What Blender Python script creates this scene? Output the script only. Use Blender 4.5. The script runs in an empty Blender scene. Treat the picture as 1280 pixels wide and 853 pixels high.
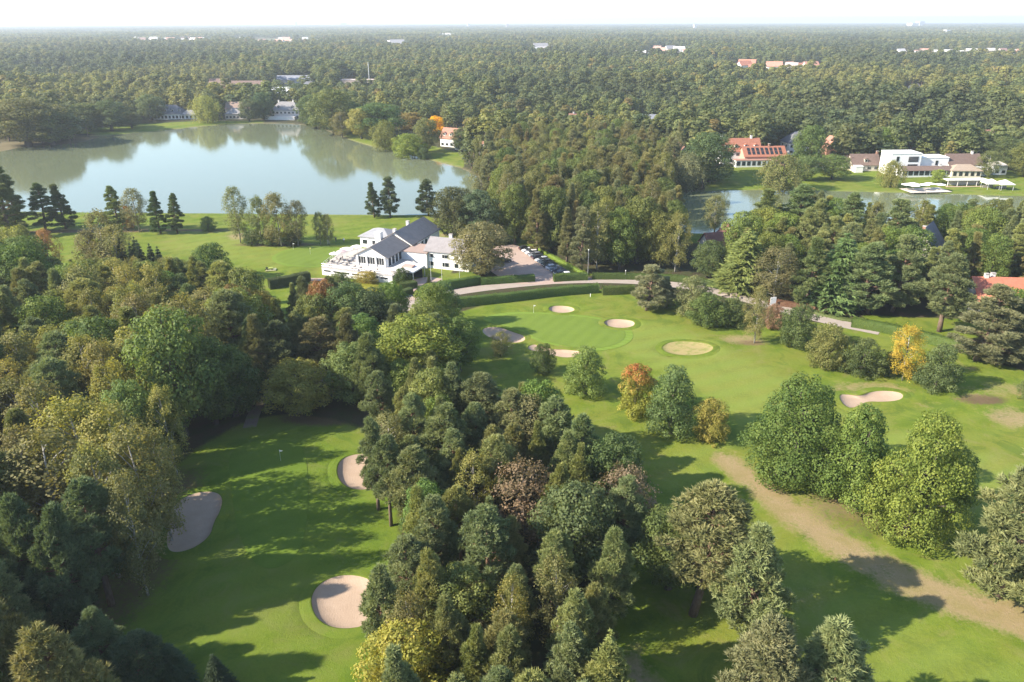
import bpy, math, random
import numpy as np
from mathutils import Vector, Matrix

# ------------------------------------------------------------------ camera, sky, sun, exposure
SC = bpy.context.scene
COL = SC.collection
W, HH, F = 1280.0, 853.0, 940.0
CAM_H = 66.4
HOR = 27.0
EPS = 0.0031
TH = math.atan((HH/2 - HOR)/F)
FW = Vector((0, math.cos(TH), -math.sin(TH)))
UP = Vector((0, math.sin(TH), math.cos(TH)))
RT = Vector((1, 0, 0))
CX = (RT - UP*EPS).normalized(); CY = (UP + RT*EPS).normalized()

cam_d = bpy.data.cameras.new('camera'); cam = bpy.data.objects.new('camera', cam_d); COL.objects.link(cam)
cam_d.sensor_width = 36.0; cam_d.lens = F/W*36.0
cam_d.clip_start = 1.0; cam_d.clip_end = 60000.0
M = Matrix((CX, CY, -FW)).transposed().to_4x4(); M.translation = Vector((0, 0, CAM_H))
cam.matrix_world = M
SC.camera = cam

SUN_EL = math.radians(31.5); SUN_A = math.radians(15.0)
SUN = Vector((-math.cos(SUN_EL)*math.cos(SUN_A), -math.cos(SUN_EL)*math.sin(SUN_A), math.sin(SUN_EL)))
world = bpy.data.worlds.new('World'); SC.world = world; world.use_nodes = True
nt = world.node_tree; nt.nodes.clear()
sky = nt.nodes.new('ShaderNodeTexSky'); sky.sky_type = 'NISHITA'; sky.sun_disc = False
sky.sun_elevation = SUN_EL; sky.sun_rotation = math.atan2(SUN.x, SUN.y)
sky.altitude = 60; sky.air_density = 1.0; sky.dust_density = 0.35; sky.ozone_density = 1.5
bg = nt.nodes.new('ShaderNodeBackground'); bg.inputs['Strength'].default_value = 0.128
wo = nt.nodes.new('ShaderNodeOutputWorld')
nt.links.new(sky.outputs[0], bg.inputs[0]); nt.links.new(bg.outputs[0], wo.inputs[0])
sd = bpy.data.lights.new('sun', 'SUN'); sd.energy = 5.0; sd.angle = math.radians(0.55); sd.color = (1.0, 0.9, 0.745)
so = bpy.data.objects.new('sun', sd); COL.objects.link(so)
so.rotation_euler = (-SUN).to_track_quat('-Z', 'Y').to_euler(); so.location = (-200, 0, 300)
SC.view_settings.view_transform = 'Standard'; SC.view_settings.look = 'None'
SC.view_settings.gamma = 1.0; SC.view_settings.use_curve_mapping = False
SC.view_settings.exposure = 1.32
SC.render.engine = 'CYCLES'
cy = SC.cycles
cy.max_bounces = 5; cy.diffuse_bounces = 2; cy.glossy_bounces = 2; cy.transmission_bounces = 3
cy.volume_bounces = 0; cy.transparent_max_bounces = 6; cy.use_denoising = True
cy.caustics_reflective = False; cy.caustics_refractive = False
try: cy.denoiser = 'OPENIMAGEDENOISE'
except Exception: pass

rng = np.random.default_rng(7); random.seed(7)

# ------------------------------------------------------------------ pixel <-> place
def G(px, py, z=0.0):
    a = (px - W/2)/F; b = -(py - HH/2)/F
    d = FW + CX*a + CY*b
    t = (z - CAM_H)/d.z
    return Vector((d.x*t, d.y*t, z))
def PX(p):
    v = Vector(p) - Vector((0, 0, CAM_H))
    z = v.dot(FW)
    return (W/2 + F*v.dot(CX)/z, HH/2 - F*v.dot(CY)/z)
def poly(pts): return np.array([G(x, y)[:2] for x, y in pts])
def scale_at(p):
    return F/max(1.0, (Vector(p)-Vector((0,0,CAM_H))).dot(FW))
def height_for(base, top_y):
    lo, hi = 0.5, 60.0
    for _ in range(40):
        m = (lo+hi)/2
        if PX((base[0], base[1], m))[1] > top_y: lo = m
        else: hi = m
    return lo
def inside(P, pts):
    """P polygon (n,2), pts (m,2) -> bool"""
    x, y = pts[:, 0], pts[:, 1]; r = np.zeros(len(pts), bool)
    n = len(P)
    for i in range(n):
        x1, y1 = P[i]; x2, y2 = P[(i+1) % n]
        if y1 == y2: continue
        c = ((y1 > y) != (y2 > y)) & (x < (x2-x1)*(y-y1)/(y2-y1) + x1)
        r ^= c
    return r
def edge_dist(P, pts, closed=True):
    d = np.full(len(pts), 1e9); n = len(P)
    for i in range(n if closed else n-1):
        a = P[i]; b = P[(i+1) % n]; ab = b-a
        t = np.clip(((pts-a) @ ab)/max(1e-9, ab @ ab), 0, 1)
        q = pts - (a + t[:, None]*ab)
        d = np.minimum(d, np.hypot(q[:, 0], q[:, 1]))
    return d
def sdist(P, pts):
    d = edge_dist(P, pts); return np.where(inside(P, pts), -d, d)
def smooth_closed(P, it=3):
    P = np.array(P, float)
    for _ in range(it):
        Q = np.roll(P, -1, 0)
        P = np.stack([P*.75+Q*.25, P*.25+Q*.75], 1).reshape(-1, 2)
    return P
def smooth_open(P, it=3):
    P = np.array(P, float)
    for _ in range(it):
        A = P[:-1]*.75+P[1:]*.25; B = P[:-1]*.25+P[1:]*.75
        P = np.vstack([P[:1], np.stack([A, B], 1).reshape(-1, P.shape[1]), P[-1:]])
    return P
def sstep(x, a, b):
    t = np.clip((x-a)/(b-a), 0, 1); return t*t*(3-2*t)

# ------------------------------------------------------------------ materials
def newmat(name):
    m = bpy.data.materials.new(name); m.use_nodes = True
    n = m.node_tree; n.nodes.clear()
    out = n.nodes.new('ShaderNodeOutputMaterial')
    return m, n, out
def N(n, t, **kw):
    x = n.nodes.new(t)
    for k, v in kw.items():
        if hasattr(x, k): setattr(x, k, v)
    return x
def mixrgb(n, a, b, f, mode='MIX'):
    x = n.nodes.new('ShaderNodeMix'); x.data_type = 'RGBA'; x.blend_type = mode
    for s, v in ((x.inputs[6], a), (x.inputs[7], b), (x.inputs[0], f)):
        if hasattr(v, 'is_linked') or hasattr(v, 'links'): n.links.new(v, s)
        elif isinstance(v, (tuple, list)): s.default_value = (*v[:3], 1)
        else: s.default_value = v
    return x.outputs[2]
def math_(n, op, a, b=None, c=None, clamp=False):
    x = n.nodes.new('ShaderNodeMath'); x.operation = op; x.use_clamp = clamp
    for s, v in zip(x.inputs, (a, b, c)):
        if v is None: continue
        if hasattr(v, 'links'): n.links.new(v, s)
        else: s.default_value = v
    return x.outputs[0]
def noise(n, scale, detail=4, rough=.55, vec=None, dist=0.0):
    x = n.nodes.new('ShaderNodeTexNoise'); x.inputs['Scale'].default_value = scale
    x.inputs['Detail'].default_value = detail; x.inputs['Roughness'].default_value = rough
    x.inputs['Distortion'].default_value = dist
    if vec is not None: n.links.new(vec, x.inputs['Vector'])
    return x.outputs['Fac']
def maprange(n, v, a, b, c=0.0, d=1.0):
    x = n.nodes.new('ShaderNodeMapRange'); n.links.new(v, x.inputs[0])
    for i, q in enumerate((a, b, c, d)): x.inputs[i+1].default_value = q
    return x.outputs[0]
def geopos(n):
    return n.nodes.new('ShaderNodeNewGeometry').outputs['Position']
def scalev(n, v, s):
    x = n.nodes.new('ShaderNodeVectorMath'); x.operation = 'MULTIPLY'
    n.links.new(v, x.inputs[0]); x.inputs[1].default_value = s
    return x.outputs[0]

def mat_leaf(name, second=None, far=None, transl=0.42, mottle=0.0):
    """foliage: per-object colour, varied by leaf and by tree"""
    m, n, out = newmat(name)
    oi = N(n, 'ShaderNodeObjectInfo')
    at = N(n, 'ShaderNodeAttribute', attribute_name='tone')
    col = oi.outputs['Color']
    if far is not None:
        ramp = N(n, 'ShaderNodeValToRGB'); e = ramp.color_ramp.elements
        ramp.color_ramp.interpolation = 'LINEAR'
        for i, (p, c) in enumerate(far):
            el = e[i] if i < 2 else e.new(p)
            el.position = p; el.color = (*c, 1)
        n.links.new(oi.outputs['Random'], ramp.inputs[0]); col = ramp.outputs[0]
        big = noise(n, 0.004, 3, .6, geopos(n))
        col = mixrgb(n, col, (.122, .13, .045), maprange(n, big, .52, .57, 0, .75))
        big2 = noise(n, 0.0022, 3, .6, scalev(n, geopos(n), (1, 1, 1)))
        col = mixrgb(n, col, (.045, .062, .034), maprange(n, big2, .51, .56, 0, .7))
    if second is not None:
        hg = N(n, 'ShaderNodeAttribute', attribute_name='hgt')
        f = math_(n, 'ADD', hg.outputs['Fac'], math_(n, 'MULTIPLY', math_(n, 'SUBTRACT', at.outputs['Fac'], .5), .5))
        col = mixrgb(n, col, second, maprange(n, f, .55, 1.05))
    # warm / cool swing and value swing
    hsv = N(n, 'ShaderNodeHueSaturation')
    h = math_(n, 'ADD', .5, math_(n, 'MULTIPLY', math_(n, 'SUBTRACT', oi.outputs['Random'], .5), .03))
    h = math_(n, 'ADD', h, math_(n, 'MULTIPLY', math_(n, 'SUBTRACT', at.outputs['Fac'], .5), -.045))
    n.links.new(h, hsv.inputs['Hue'])
    v = math_(n, 'ADD', 1.12, math_(n, 'MULTIPLY', at.outputs['Fac'], 1.32))
    r2 = math_(n, 'FRACT', math_(n, 'MULTIPLY', oi.outputs['Random'], 17.3))
    v = math_(n, 'MULTIPLY', v, math_(n, 'ADD', .84, math_(n, 'MULTIPLY', r2, .32)))
    n.links.new(v, hsv.inputs['Value']); n.links.new(mixrgb(n, col, (1.08, 1.0, .84), 1.0, 'MULTIPLY'), hsv.inputs['Color'])
    d = N(n, 'ShaderNodeBsdfPrincipled'); n.links.new(hsv.outputs[0], d.inputs['Base Color'])
    d.inputs['Roughness'].default_value = .62; d.inputs['Specular IOR Level'].default_value = .25
    t = N(n, 'ShaderNodeBsdfTranslucent')
    n.links.new(mixrgb(n, hsv.outputs[0], (1.15, 1.1, .55), 1.0, 'MULTIPLY'), t.inputs[0])
    mx = N(n, 'ShaderNodeMixShader'); mx.inputs[0].default_value = transl
    n.links.new(d.outputs[0], mx.inputs[1]); n.links.new(t.outputs[0], mx.inputs[2])
    n.links.new(mx.outputs[0], out.inputs[0])
    return m
LEAF = mat_leaf('leaf')
NEEDLE = mat_leaf('needle', transl=.3)
AUTUMN = mat_leaf('autumn_leaf', second=(.2, .095, .032))
FARLEAF = mat_leaf('far_leaf', far=[(0, (.06, .085, .036)), (.35, (.075, .10, .042)), (.6, (.10, .115, .045)), (.8, (.058, .082, .042)), (.92, (.14, .135, .05)), (1, (.125, .10, .05))])

def mat_bark(name, c1, c2, top=None, h0=.35):
    m, n, out = newmat(name)
    tc = N(n, 'ShaderNodeTexCoord').outputs['Object']
    f = noise(n, 3.0, 5, .65, scalev(n, tc, (2, 2, .5)))
    col = mixrgb(n, c1, c2, maprange(n, f, .35, .65))
    if top:
        s = N(n, 'ShaderNodeSeparateXYZ'); n.links.new(tc, s.inputs[0])
        col = mixrgb(n, col, top, maprange(n, s.outputs[2], 4, 8))
    b = N(n, 'ShaderNodeBsdfPrincipled'); n.links.new(col, b.inputs['Base Color']); b.inputs['Roughness'].default_value = .9
    n.links.new(b.outputs[0], out.inputs[0]); return m
BARK = mat_bark('bark', (.07, .055, .042), (.13, .105, .08))
PINEBARK = mat_bark('pine_bark', (.10, .065, .045), (.17, .12, .09), top=(.2, .115, .075))
BIRCHBARK = mat_bark('birch_bark', (.55, .53, .48), (.16, .14, .12))

def mat_paint(name, rough=.7, var=.12, scale=.6, coat=0.0, metal=0.0, spec=.4, bump=0.0):
    """a plain coloured surface; the colour is the object's own colour"""
    m, n, out = newmat(name)
    oi = N(n, 'ShaderNodeObjectInfo')
    f = noise(n, scale, 6, .65, geopos(n))
    lo = math_(n, 'ADD', 1-var, math_(n, 'MULTIPLY', f, 2*var))
    x = N(n, 'ShaderNodeVectorMath', operation='SCALE'); n.links.new(oi.outputs['Color'], x.inputs[0]); n.links.new(lo, x.inputs['Scale'])
    b = N(n, 'ShaderNodeBsdfPrincipled'); n.links.new(x.outputs[0], b.inputs['Base Color'])
    b.inputs['Roughness'].default_value = rough; b.inputs['Specular IOR Level'].default_value = spec
    b.inputs['Coat Weight'].default_value = coat; b.inputs['Metallic'].default_value = metal
    n.links.new(b.outputs[0], out.inputs[0]); return m
PLASTER = mat_paint('plaster', .85, .10, .7)
WOOD = mat_paint('painted_wood', .7, .15, 2.0)
CARPAINT = mat_paint('car_paint', .28, .04, .5, coat=.6, spec=.5)
FABRIC = mat_paint('fabric', .9, .08, 3)
RUBBER = mat_paint('rubber', .8, .1, 3)
METAL = mat_paint('metal', .4, .08, 2, metal=.5)
LAMPGLASS = mat_paint('lamp_glass', .15, .03, 2, coat=.5)

def mat_roof(name):
    m, n, out = newmat(name)
    oi = N(n, 'ShaderNodeObjectInfo'); p = geopos(n)
    s = N(n, 'ShaderNodeSeparateXYZ'); n.links.new(p, s.inputs[0])
    f = noise(n, .9, 6, .7, p); f2 = noise(n, 6, 3, .6, scalev(n, p, (1, 1, 3)))
    k = math_(n, 'ADD', math_(n, 'MULTIPLY', f, .7), math_(n, 'MULTIPLY', f2, .5))
    rows = math_(n, 'FRACT', math_(n, 'MULTIPLY', s.outputs[2], 4.2))
    k = math_(n, 'ADD', k, math_(n, 'MULTIPLY', rows, .18))
    k = math_(n, 'ADD', .32, k)
    x = N(n, 'ShaderNodeVectorMath', operation='SCALE'); n.links.new(oi.outputs['Color'], x.inputs[0]); n.links.new(k, x.inputs['Scale'])
    b = N(n, 'ShaderNodeBsdfPrincipled'); n.links.new(x.outputs[0], b.inputs['Base Color'])
    b.inputs['Roughness'].default_value = .85; b.inputs['Specular IOR Level'].default_value = .12
    bp = N(n, 'ShaderNodeBump'); bp.inputs['Strength'].default_value = .5; bp.inputs['Distance'].default_value = .08
    n.links.new(rows, bp.inputs['Height']); n.links.new(bp.outputs[0], b.inputs['Normal'])
    n.links.new(b.outputs[0], out.inputs[0]); return m
ROOF = mat_roof('roof_tile')
def mat_glass():
    m, n, out = newmat('window_glass')
    b = N(n, 'ShaderNodeBsdfPrincipled'); b.inputs['Base Color'].default_value = (.02, .025, .03, 1)
    b.inputs['Roughness'].default_value = .06; b.inputs['Specular IOR Level'].default_value = .6
    n.links.new(b.outputs[0], out.inputs[0]); return m
GLASS = mat_glass()

def mat_ground():
    m, n, out = newmat('ground')
    p = geopos(n)
    a1 = N(n, 'ShaderNodeAttribute', attribute_name='m1'); s1 = N(n, 'ShaderNodeSeparateColor'); n.links.new(a1.outputs['Color'], s1.inputs[0])
    a2 = N(n, 'ShaderNodeAttribute', attribute_name='m2'); s2 = N(n, 'ShaderNodeSeparateColor'); n.links.new(a2.outputs['Color'], s2.inputs[0])
    lawn, dry, soil = s1.outputs[0], s1.outputs[1], s1.outputs[2]
    fair, mead, shore = s2.outputs[0], s2.outputs[1], s2.outputs[2]
    nb = noise(n, .05, 5, .6, p); nm = noise(n, .3, 5, .65, p); nf = noise(n, 2.2, 4, .7, p); nn = noise(n, 9, 3, .7, p)
    # forest floor
    floor = mixrgb(n, (.05, .042, .026), (.085, .062, .036), nm)
    floor = mixrgb(n, floor, (.045, .06, .02), maprange(n, nm, .4, .6, .1, .85))
    # grass
    g = mixrgb(n, (.122, .178, .016), (.17, .218, .024), maprange(n, nm, .4, .6))
    g = mixrgb(n, g, (.20, .21, .036), maprange(n, nb, .46, .56, 0, .6))
    nw = noise(n, .13, 6, .7, p, 1.2)
    g = mixrgb(n, g, (.085, .135, .018), maprange(n, nw, .51, .60, 0, .65))
    g = mixrgb(n, g, (.25, .215, .085), maprange(n, nw, .46, .36, 0, .42))
    g = mixrgb(n, g, (.24, .265, .055), math_(n, 'MULTIPLY', fair, maprange(n, nf, .2, .8, .55, .95)))
    tuft = math_(n, 'ADD', .52, math_(n, 'MULTIPLY', math_(n, 'ADD', nf, nn), .34))
    x = N(n, 'ShaderNodeVectorMath', operation='SCALE'); n.links.new(g, x.inputs[0]); n.links.new(tuft, x.inputs['Scale']); g = x.outputs[0]
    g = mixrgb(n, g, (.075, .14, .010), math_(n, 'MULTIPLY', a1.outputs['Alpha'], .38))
    # mowing bands along the range and the fairways
    w = N(n, 'ShaderNodeTexWave'); w.wave_type = 'BANDS'; w.inputs['Scale'].default_value = .06; w.inputs['Distortion'].default_value = 1.4; w.inputs['Detail'].default_value = 2
    rt = N(n, 'ShaderNodeVectorRotate'); rt.rotation_type = 'Z_AXIS'; rt.inputs['Angle'].default_value = 1.15
    n.links.new(p, rt.inputs[0]); n.links.new(rt.outputs[0], w.inputs[0])
    g = mixrgb(n, g, (.17, .235, .04), math_(n, 'MULTIPLY', w.outputs['Fac'], math_(n, 'ADD', .2, math_(n, 'MULTIPLY', fair, .35))))
    # dry wear with its own patchy edge
    dryc = mixrgb(n, (.33, .235, .145), (.25, .195, .09), maprange(n, nm, .35, .65))
    dryc = mixrgb(n, dryc, (.38, .30, .22), maprange(n, nf, .58, .78, 0, .6))
    df = math_(n, 'ADD', dry, math_(n, 'MULTIPLY', math_(n, 'SUBTRACT', nm, .5), 1.7))
    df = math_(n, 'ADD', df, math_(n, 'MULTIPLY', math_(n, 'SUBTRACT', nf, .5), 1.1))
    df = math_(n, 'MULTIPLY', maprange(n, df, .28, .85), maprange(n, dry, .03, .2))
    g = mixrgb(n, g, dryc, math_(n, 'MULTIPLY', df, .88))
    sf = math_(n, 'MULTIPLY', maprange(n, math_(n, 'ADD', soil, math_(n, 'SUBTRACT', nf, .5)), .3, .7), maprange(n, soil, .03, .2))
    g = mixrgb(n, g, (.12, .075, .05), math_(n, 'MULTIPLY', sf, .85))
    lf = maprange(n, math_(n, 'ADD', lawn, math_(n, 'MULTIPLY', math_(n, 'SUBTRACT', nf, .5), .5)), .35, .65)
    col = mixrgb(n, floor, g, lf)
    col = mixrgb(n, col, mixrgb(n, (.14, .16, .05), (.2, .18, .08), nm), mead)
    col = mixrgb(n, col, mixrgb(n, (.3, .25, .17), (.16, .14, .07), nf), math_(n, 'MULTIPLY', shore, .85))
    b = N(n, 'ShaderNodeBsdfPrincipled'); n.links.new(col, b.inputs['Base Color']); b.inputs['Roughness'].default_value = .9
    b.inputs['Specular IOR Level'].default_value = .1
    bp = N(n, 'ShaderNodeBump'); bp.inputs['Strength'].default_value = .6; bp.inputs['Distance'].default_value = .12
    n.links.new(math_(n, 'ADD', nf, nn), bp.inputs['Height']); n.links.new(bp.outputs[0], b.inputs['Normal'])
    n.links.new(b.outputs[0], out.inputs[0]); return m
GROUND = mat_ground()

def mat_turf(name, ca, cb, band=.5, rings=True, amt=.35, ang=0.0):
    m, n, out = newmat(name)
    p = geopos(n)
    nm = noise(n, .35, 5, .65, p); nf = noise(n, 3, 4, .7, p)
    c = mixrgb(n, ca, cb, maprange(n, nm, .3, .7))
    w = N(n, 'ShaderNodeTexWave'); w.wave_type = 'BANDS'; w.inputs['Scale'].default_value = band; w.inputs['Distortion'].default_value = .8
    rt = N(n, 'ShaderNodeVectorRotate'); rt.rotation_type = 'Z_AXIS'; rt.inputs['Angle'].default_value = ang
    n.links.new(p, rt.inputs[0]); n.links.new(rt.outputs[0], w.inputs[0])
    c = mixrgb(n, c, tuple(x*1.25 for x in cb), math_(n, 'MULTIPLY', w.outputs['Fac'], amt))
    x = N(n, 'ShaderNodeVectorMath', operation='SCALE'); n.links.new(c, x.inputs[0]); n.links.new(math_(n, 'ADD', .82, math_(n, 'MULTIPLY', nf, .36)), x.inputs['Scale'])
    b = N(n, 'ShaderNodeBsdfPrincipled'); n.links.new(x.outputs[0], b.inputs['Base Color']); b.inputs['Roughness'].default_value = .9
    b.inputs['Specular IOR Level'].default_value = .1
    n.links.new(b.outputs[0], out.inputs[0]); return m
GREEN = mat_turf('green_turf', (.115, .168, .024), (.132, .186, .03), .10, amt=.25, ang=.5)
FRINGE = mat_turf('fringe_turf', (.125, .195, .025), (.15, .215, .033), .2, amt=.4, ang=2.0)

LIP = mat_turf('lip_turf', (.10, .15, .022), (.135, .18, .03), .9, amt=.2, ang=1.0)
def mat_sand(name, ca, cb, grass=0.0):
    m, n, out = newmat(name)
    p = geopos(n); nm = noise(n, .5, 5, .65, p); nf = noise(n, 5, 4, .7, p)
    c = mixrgb(n, ca, cb, maprange(n, math_(n, 'ADD', math_(n, 'MULTIPLY', nm, .7), math_(n, 'MULTIPLY', nf, .3)), .3, .7))
    if grass: c = mixrgb(n, c, (.16, .2, .04), maprange(n, nm, .55-grass*.2, .72, 0, .9))
    b = N(n, 'ShaderNodeBsdfPrincipled'); n.links.new(c, b.inputs['Base Color']); b.inputs['Roughness'].default_value = .95
    b.inputs['Specular IOR Level'].default_value = .05
    wv = N(n, 'ShaderNodeTexWave'); wv.inputs['Scale'].default_value = .9; wv.inputs['Distortion'].default_value = 14; wv.inputs['Detail'].default_value = 3; wv.inputs['Detail Scale'].default_value = .6; n.links.new(p, wv.inputs[0])
    bp = N(n, 'ShaderNodeBump'); bp.inputs['Strength'].default_value = .5; bp.inputs['Distance'].default_value = .08
    n.links.new(math_(n, 'ADD', nf, math_(n, 'MULTIPLY', wv.outputs['Fac'], .1)), bp.inputs['Height']); n.links.new(bp.outputs[0], b.inputs['Normal'])
    n.links.new(b.outputs[0], out.inputs[0]); return m
SAND = mat_sand('bunker_sand', (.36, .262, .188), (.44, .33, .245))
THIN_SAND = mat_sand('thin_sand', (.36, .28, .13), (.28, .25, .1), .35)
GRAVEL = mat_sand('gravel_road', (.30, .25, .21), (.38, .325, .285))
PAVING = mat_sand('brick_paving', (.36, .265, .22), (.43, .335, .285))
DIRT = mat_sand('dirt_path', (.17, .13, .10), (.25, .2, .16), .25)
CONCRETE = mat_sand('concrete', (.42, .39, .36), (.5, .47, .44))

def mat_water():
    m, n, out = newmat('lake_water')
    p = geopos(n)
    b = N(n, 'ShaderNodeBsdfPrincipled'); b.inputs['Base Color'].default_value = (.15, .172, .10, 1)
    b.inputs['Roughness'].default_value = .045; b.inputs['IOR'].default_value = 1.62
    f = noise(n, .35, 4, .6, scalev(n, p, (1, 1.6, 1))); f2 = noise(n, 1.6, 3, .6, p)
    bp = N(n, 'ShaderNodeBump'); bp.inputs['Strength'].default_value = .05; bp.inputs['Distance'].default_value = .3
    n.links.new(math_(n, 'ADD', f, math_(n, 'MULTIPLY', f2, .4)), bp.inputs['Height']); n.links.new(bp.outputs[0], b.inputs['Normal'])
    n.links.new(b.outputs[0], out.inputs[0]); return m
WATER = mat_water()

# ------------------------------------------------------------------ mesh helpers
def mesh_np(name, V, Fc, mats, attrs=None, smooth=False, midx=None):
    """V (n,3); Fc (m,k) int array (k = 3 or 4) or a list of them"""
    me = bpy.data.meshes.new(name)
    V = np.asarray(V, np.float32)
    if not isinstance(Fc, list): Fc = [Fc]
    Fc = [np.asarray(f, np.int32) for f in Fc if len(f)]
    nl = sum(f.size for f in Fc); nf = sum(len(f) for f in Fc)
    me.vertices.add(len(V)); me.vertices.foreach_set('co', V.ravel())
    me.loops.add(nl); me.polygons.add(nf)
    me.loops.foreach_set('vertex_index', np.concatenate([f.ravel() for f in Fc]))
    tot = np.concatenate([np.full(len(f), f.shape[1], np.int32) for f in Fc])
    st = np.concatenate([[0], np.cumsum(tot)[:-1]]).astype(np.int32)
    me.polygons.foreach_set('loop_start', st)
    try: me.polygons.foreach_set('loop_total', tot)
    except Exception: pass
    for mt in (mats if isinstance(mats, (list, tuple)) else [mats]): me.materials.append(mt)
    if midx is not None: me.polygons.foreach_set('material_index', np.asarray(midx, np.int32))
    if attrs:
        for k, v in attrs.items():
            v = np.asarray(v, np.float32)
            if v.ndim == 1:
                a = me.attributes.new(k, 'FLOAT', 'POINT'); a.data.foreach_set('value', v)
            else:
                a = me.attributes.new(k, 'FLOAT_COLOR', 'POINT'); a.data.foreach_set('color', v.ravel())
    if smooth: me.polygons.foreach_set('use_smooth', np.ones(nf, bool))
    me.update(calc_edges=True); me.validate()
    return me
def obj(name, me, parent=None, color=None, loc=None, rot=None, scale=None):
    o = bpy.data.objects.new(name, me); COL.objects.link(o)
    if parent is not None: o.parent = parent
    if color is not None: o.color = (*color[:3], 1)
    if loc is not None: o.location = loc
    if rot is not None: o.rotation_euler = (0, 0, rot) if not hasattr(rot, '__len__') else rot
    if scale is not None: o.scale = scale if hasattr(scale, '__len__') else (scale,)*3
    return o
def empty(name, loc, rz=0, label=None, cat=None, group=None):
    o = bpy.data.objects.new(name, None); COL.objects.link(o); o.location = loc; o.rotation_euler = (0, 0, rz)
    o.empty_display_size = .3
    return tag(o, label, cat, group)
def tag(o, label=None, cat=None, group=None, kind=None):
    if label: o['label'] = label
    if cat: o['category'] = cat
    if group: o['group'] = group
    if kind: o['kind'] = kind
    return o
class MB:
    def __init__(s): s.v = []; s.f = []
    def add(s, v, f):
        k = len(s.v); s.v += [tuple(x) for x in v]; s.f += [tuple(i+k for i in q) for q in f]; return s
    def box(s, x0, x1, y0, y1, z0, z1, bev=0.0):
        if bev > 0:
            b = bev; ring = []
            for z, i in ((z0, b), (z0+b, 0), (z1-b, 0), (z1, b)):
                for (x, y) in ((x0+i+b, y0+i), (x1-i-b, y0+i), (x1-i, y0+i+b), (x1-i, y1-i-b), (x1-i-b, y1-i), (x0+i+b, y1-i), (x0+i, y1-i-b), (x0+i, y0+i+b)):
                    ring.append((x, y, z))
            f = [tuple(range(7, -1, -1)), tuple(range(24, 32))]
            for r in range(3):
                for k in range(8): f.append((r*8+k, r*8+(k+1) % 8, r*8+8+(k+1) % 8, r*8+8+k))
            return s.add(ring, f)
        v = [(x0, y0, z0), (x1, y0, z0), (x1, y1, z0), (x0, y1, z0), (x0, y0, z1), (x1, y0, z1), (x1, y1, z1), (x0, y1, z1)]
        return s.add(v, [(3, 2, 1, 0), (4, 5, 6, 7), (0, 1, 5, 4), (1, 2, 6, 5), (2, 3, 7, 6), (3, 0, 4, 7)])
    def cyl(s, c, r, h, n=12, r2=None, axis='z'):
        r2 = r if r2 is None else r2
        v = []
        for (rr, hh) in ((r, 0), (r2, h)):
            for k in range(n):
                a = 2*math.pi*k/n; p = (rr*math.cos(a), rr*math.sin(a), hh)
                if axis == 'x': p = (p[2], p[0], p[1])
                if axis == 'y': p = (p[0], p[2], p[1])
                v.append((c[0]+p[0], c[1]+p[1], c[2]+p[2]))
        return s.add(v, [tuple(range(n-1, -1, -1)), tuple(range(n, 2*n))] + [(k, (k+1) % n, n+(k+1) % n, n+k) for k in range(n)])
    def tube(s, pts, rad, n=6):
        pts = [Vector(p) for p in pts]; v = []
        for i, p in enumerate(pts):
            d = (pts[min(i+1, len(pts)-1)]-pts[max(i-1, 0)]).normalized()
            a = d.cross(Vector((.31, .95, .02)) if abs(d.z) > .5 else Vector((0, 0, 1))).normalized(); b = d.cross(a)
            r = rad[i] if hasattr(rad, '__len__') else rad
            for k in range(n):
                t = 2*math.pi*k/n; q = p + (a*math.cos(t)+b*math.sin(t))*r; v.append(tuple(q))
        f = []
        for i in range(len(pts)-1):
            for k in range(n): f.append((i*n+k, i*n+(k+1) % n, (i+1)*n+(k+1) % n, (i+1)*n+k))
        f.append(tuple(range(n-1, -1, -1))); f.append(tuple((len(pts)-1)*n+k for k in range(n)))
        return s.add(v, f)
    def mesh(s, name, mat, smooth=False):
        me = bpy.data.meshes.new(name); me.from_pydata(s.v, [], s.f)
        for x in (mat if isinstance(mat, (list, tuple)) else [mat]): me.materials.append(x)
        if smooth: me.polygons.foreach_set('use_smooth', np.ones(len(me.polygons), bool))
        me.update(); return me
    def build(s, name, mat, parent=None, color=None, loc=None, rot=None, smooth=False):
        return obj(name, s.mesh(name, mat, smooth), parent, color, loc, rot)

# ------------------------------------------------------------------ the lie of the land (outlines on the ground)
LAKE = smooth_closed(poly([(-420,262),(-200,262),(0,263),(100,264.5),(300,266),(450,267.5),(540,268),(572,262),(588,250),(602,234),(600,222),(575,209),(530,198),(500,191.5),(470,185),(440,176),(415,166),(395,158),(360,154),(300,154),(250,158),(215,162),(170,166),(125,170),(112,177),(60,182),(30,183),(5,189),(-60,200),(-420,215)]), 2)
LAKE2 = smooth_closed(poly([(838,239),(880,238),(960,237),(1000,237),(1060,239),(1110,240),(1180,241.5),(1230,243.5),(1290,246),(1520,250),(1520,284),(1280,284),(1100,287),(950,290),(862,291),(835,287),(840,262)]), 2)
L_RANGE = poly([(-420,262),(560,267),(602,300),(560,345),(470,385),(330,410),(275,375),(60,340),(-420,352)])
L_LEFT = smooth_closed(poly([(335,512),(462,530),(500,600),(500,853),(490,1100),(90,1100),(110,800),(140,690),(180,620),(245,560)]), 2)
L_RIGHT = smooth_closed(poly([(540,405),(600,380),(700,364),(770,360),(860,380),(950,398),(1040,405),(1100,412),(1200,440),(1300,470),(1900,640),(1900,1200),(705,1200),(738,830),(766,745),(795,690),(790,630),(720,570),(610,520),(570,480)]), 2)
L_SHORE = poly([(890,209),(960,208),(1280,214),(1420,218),(1420,249),(1180,242),(880,239)])
L_STRIP = poly([(634,299),(652,299),(745,345),(716,347)])
L_NEARSHORE = poly([(842,289),(960,290),(950,304),(842,304)])
L_PENIN = poly([(418,163),(450,160),(540,183),(580,192),(580,210),(500,192),(440,176)])
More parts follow.
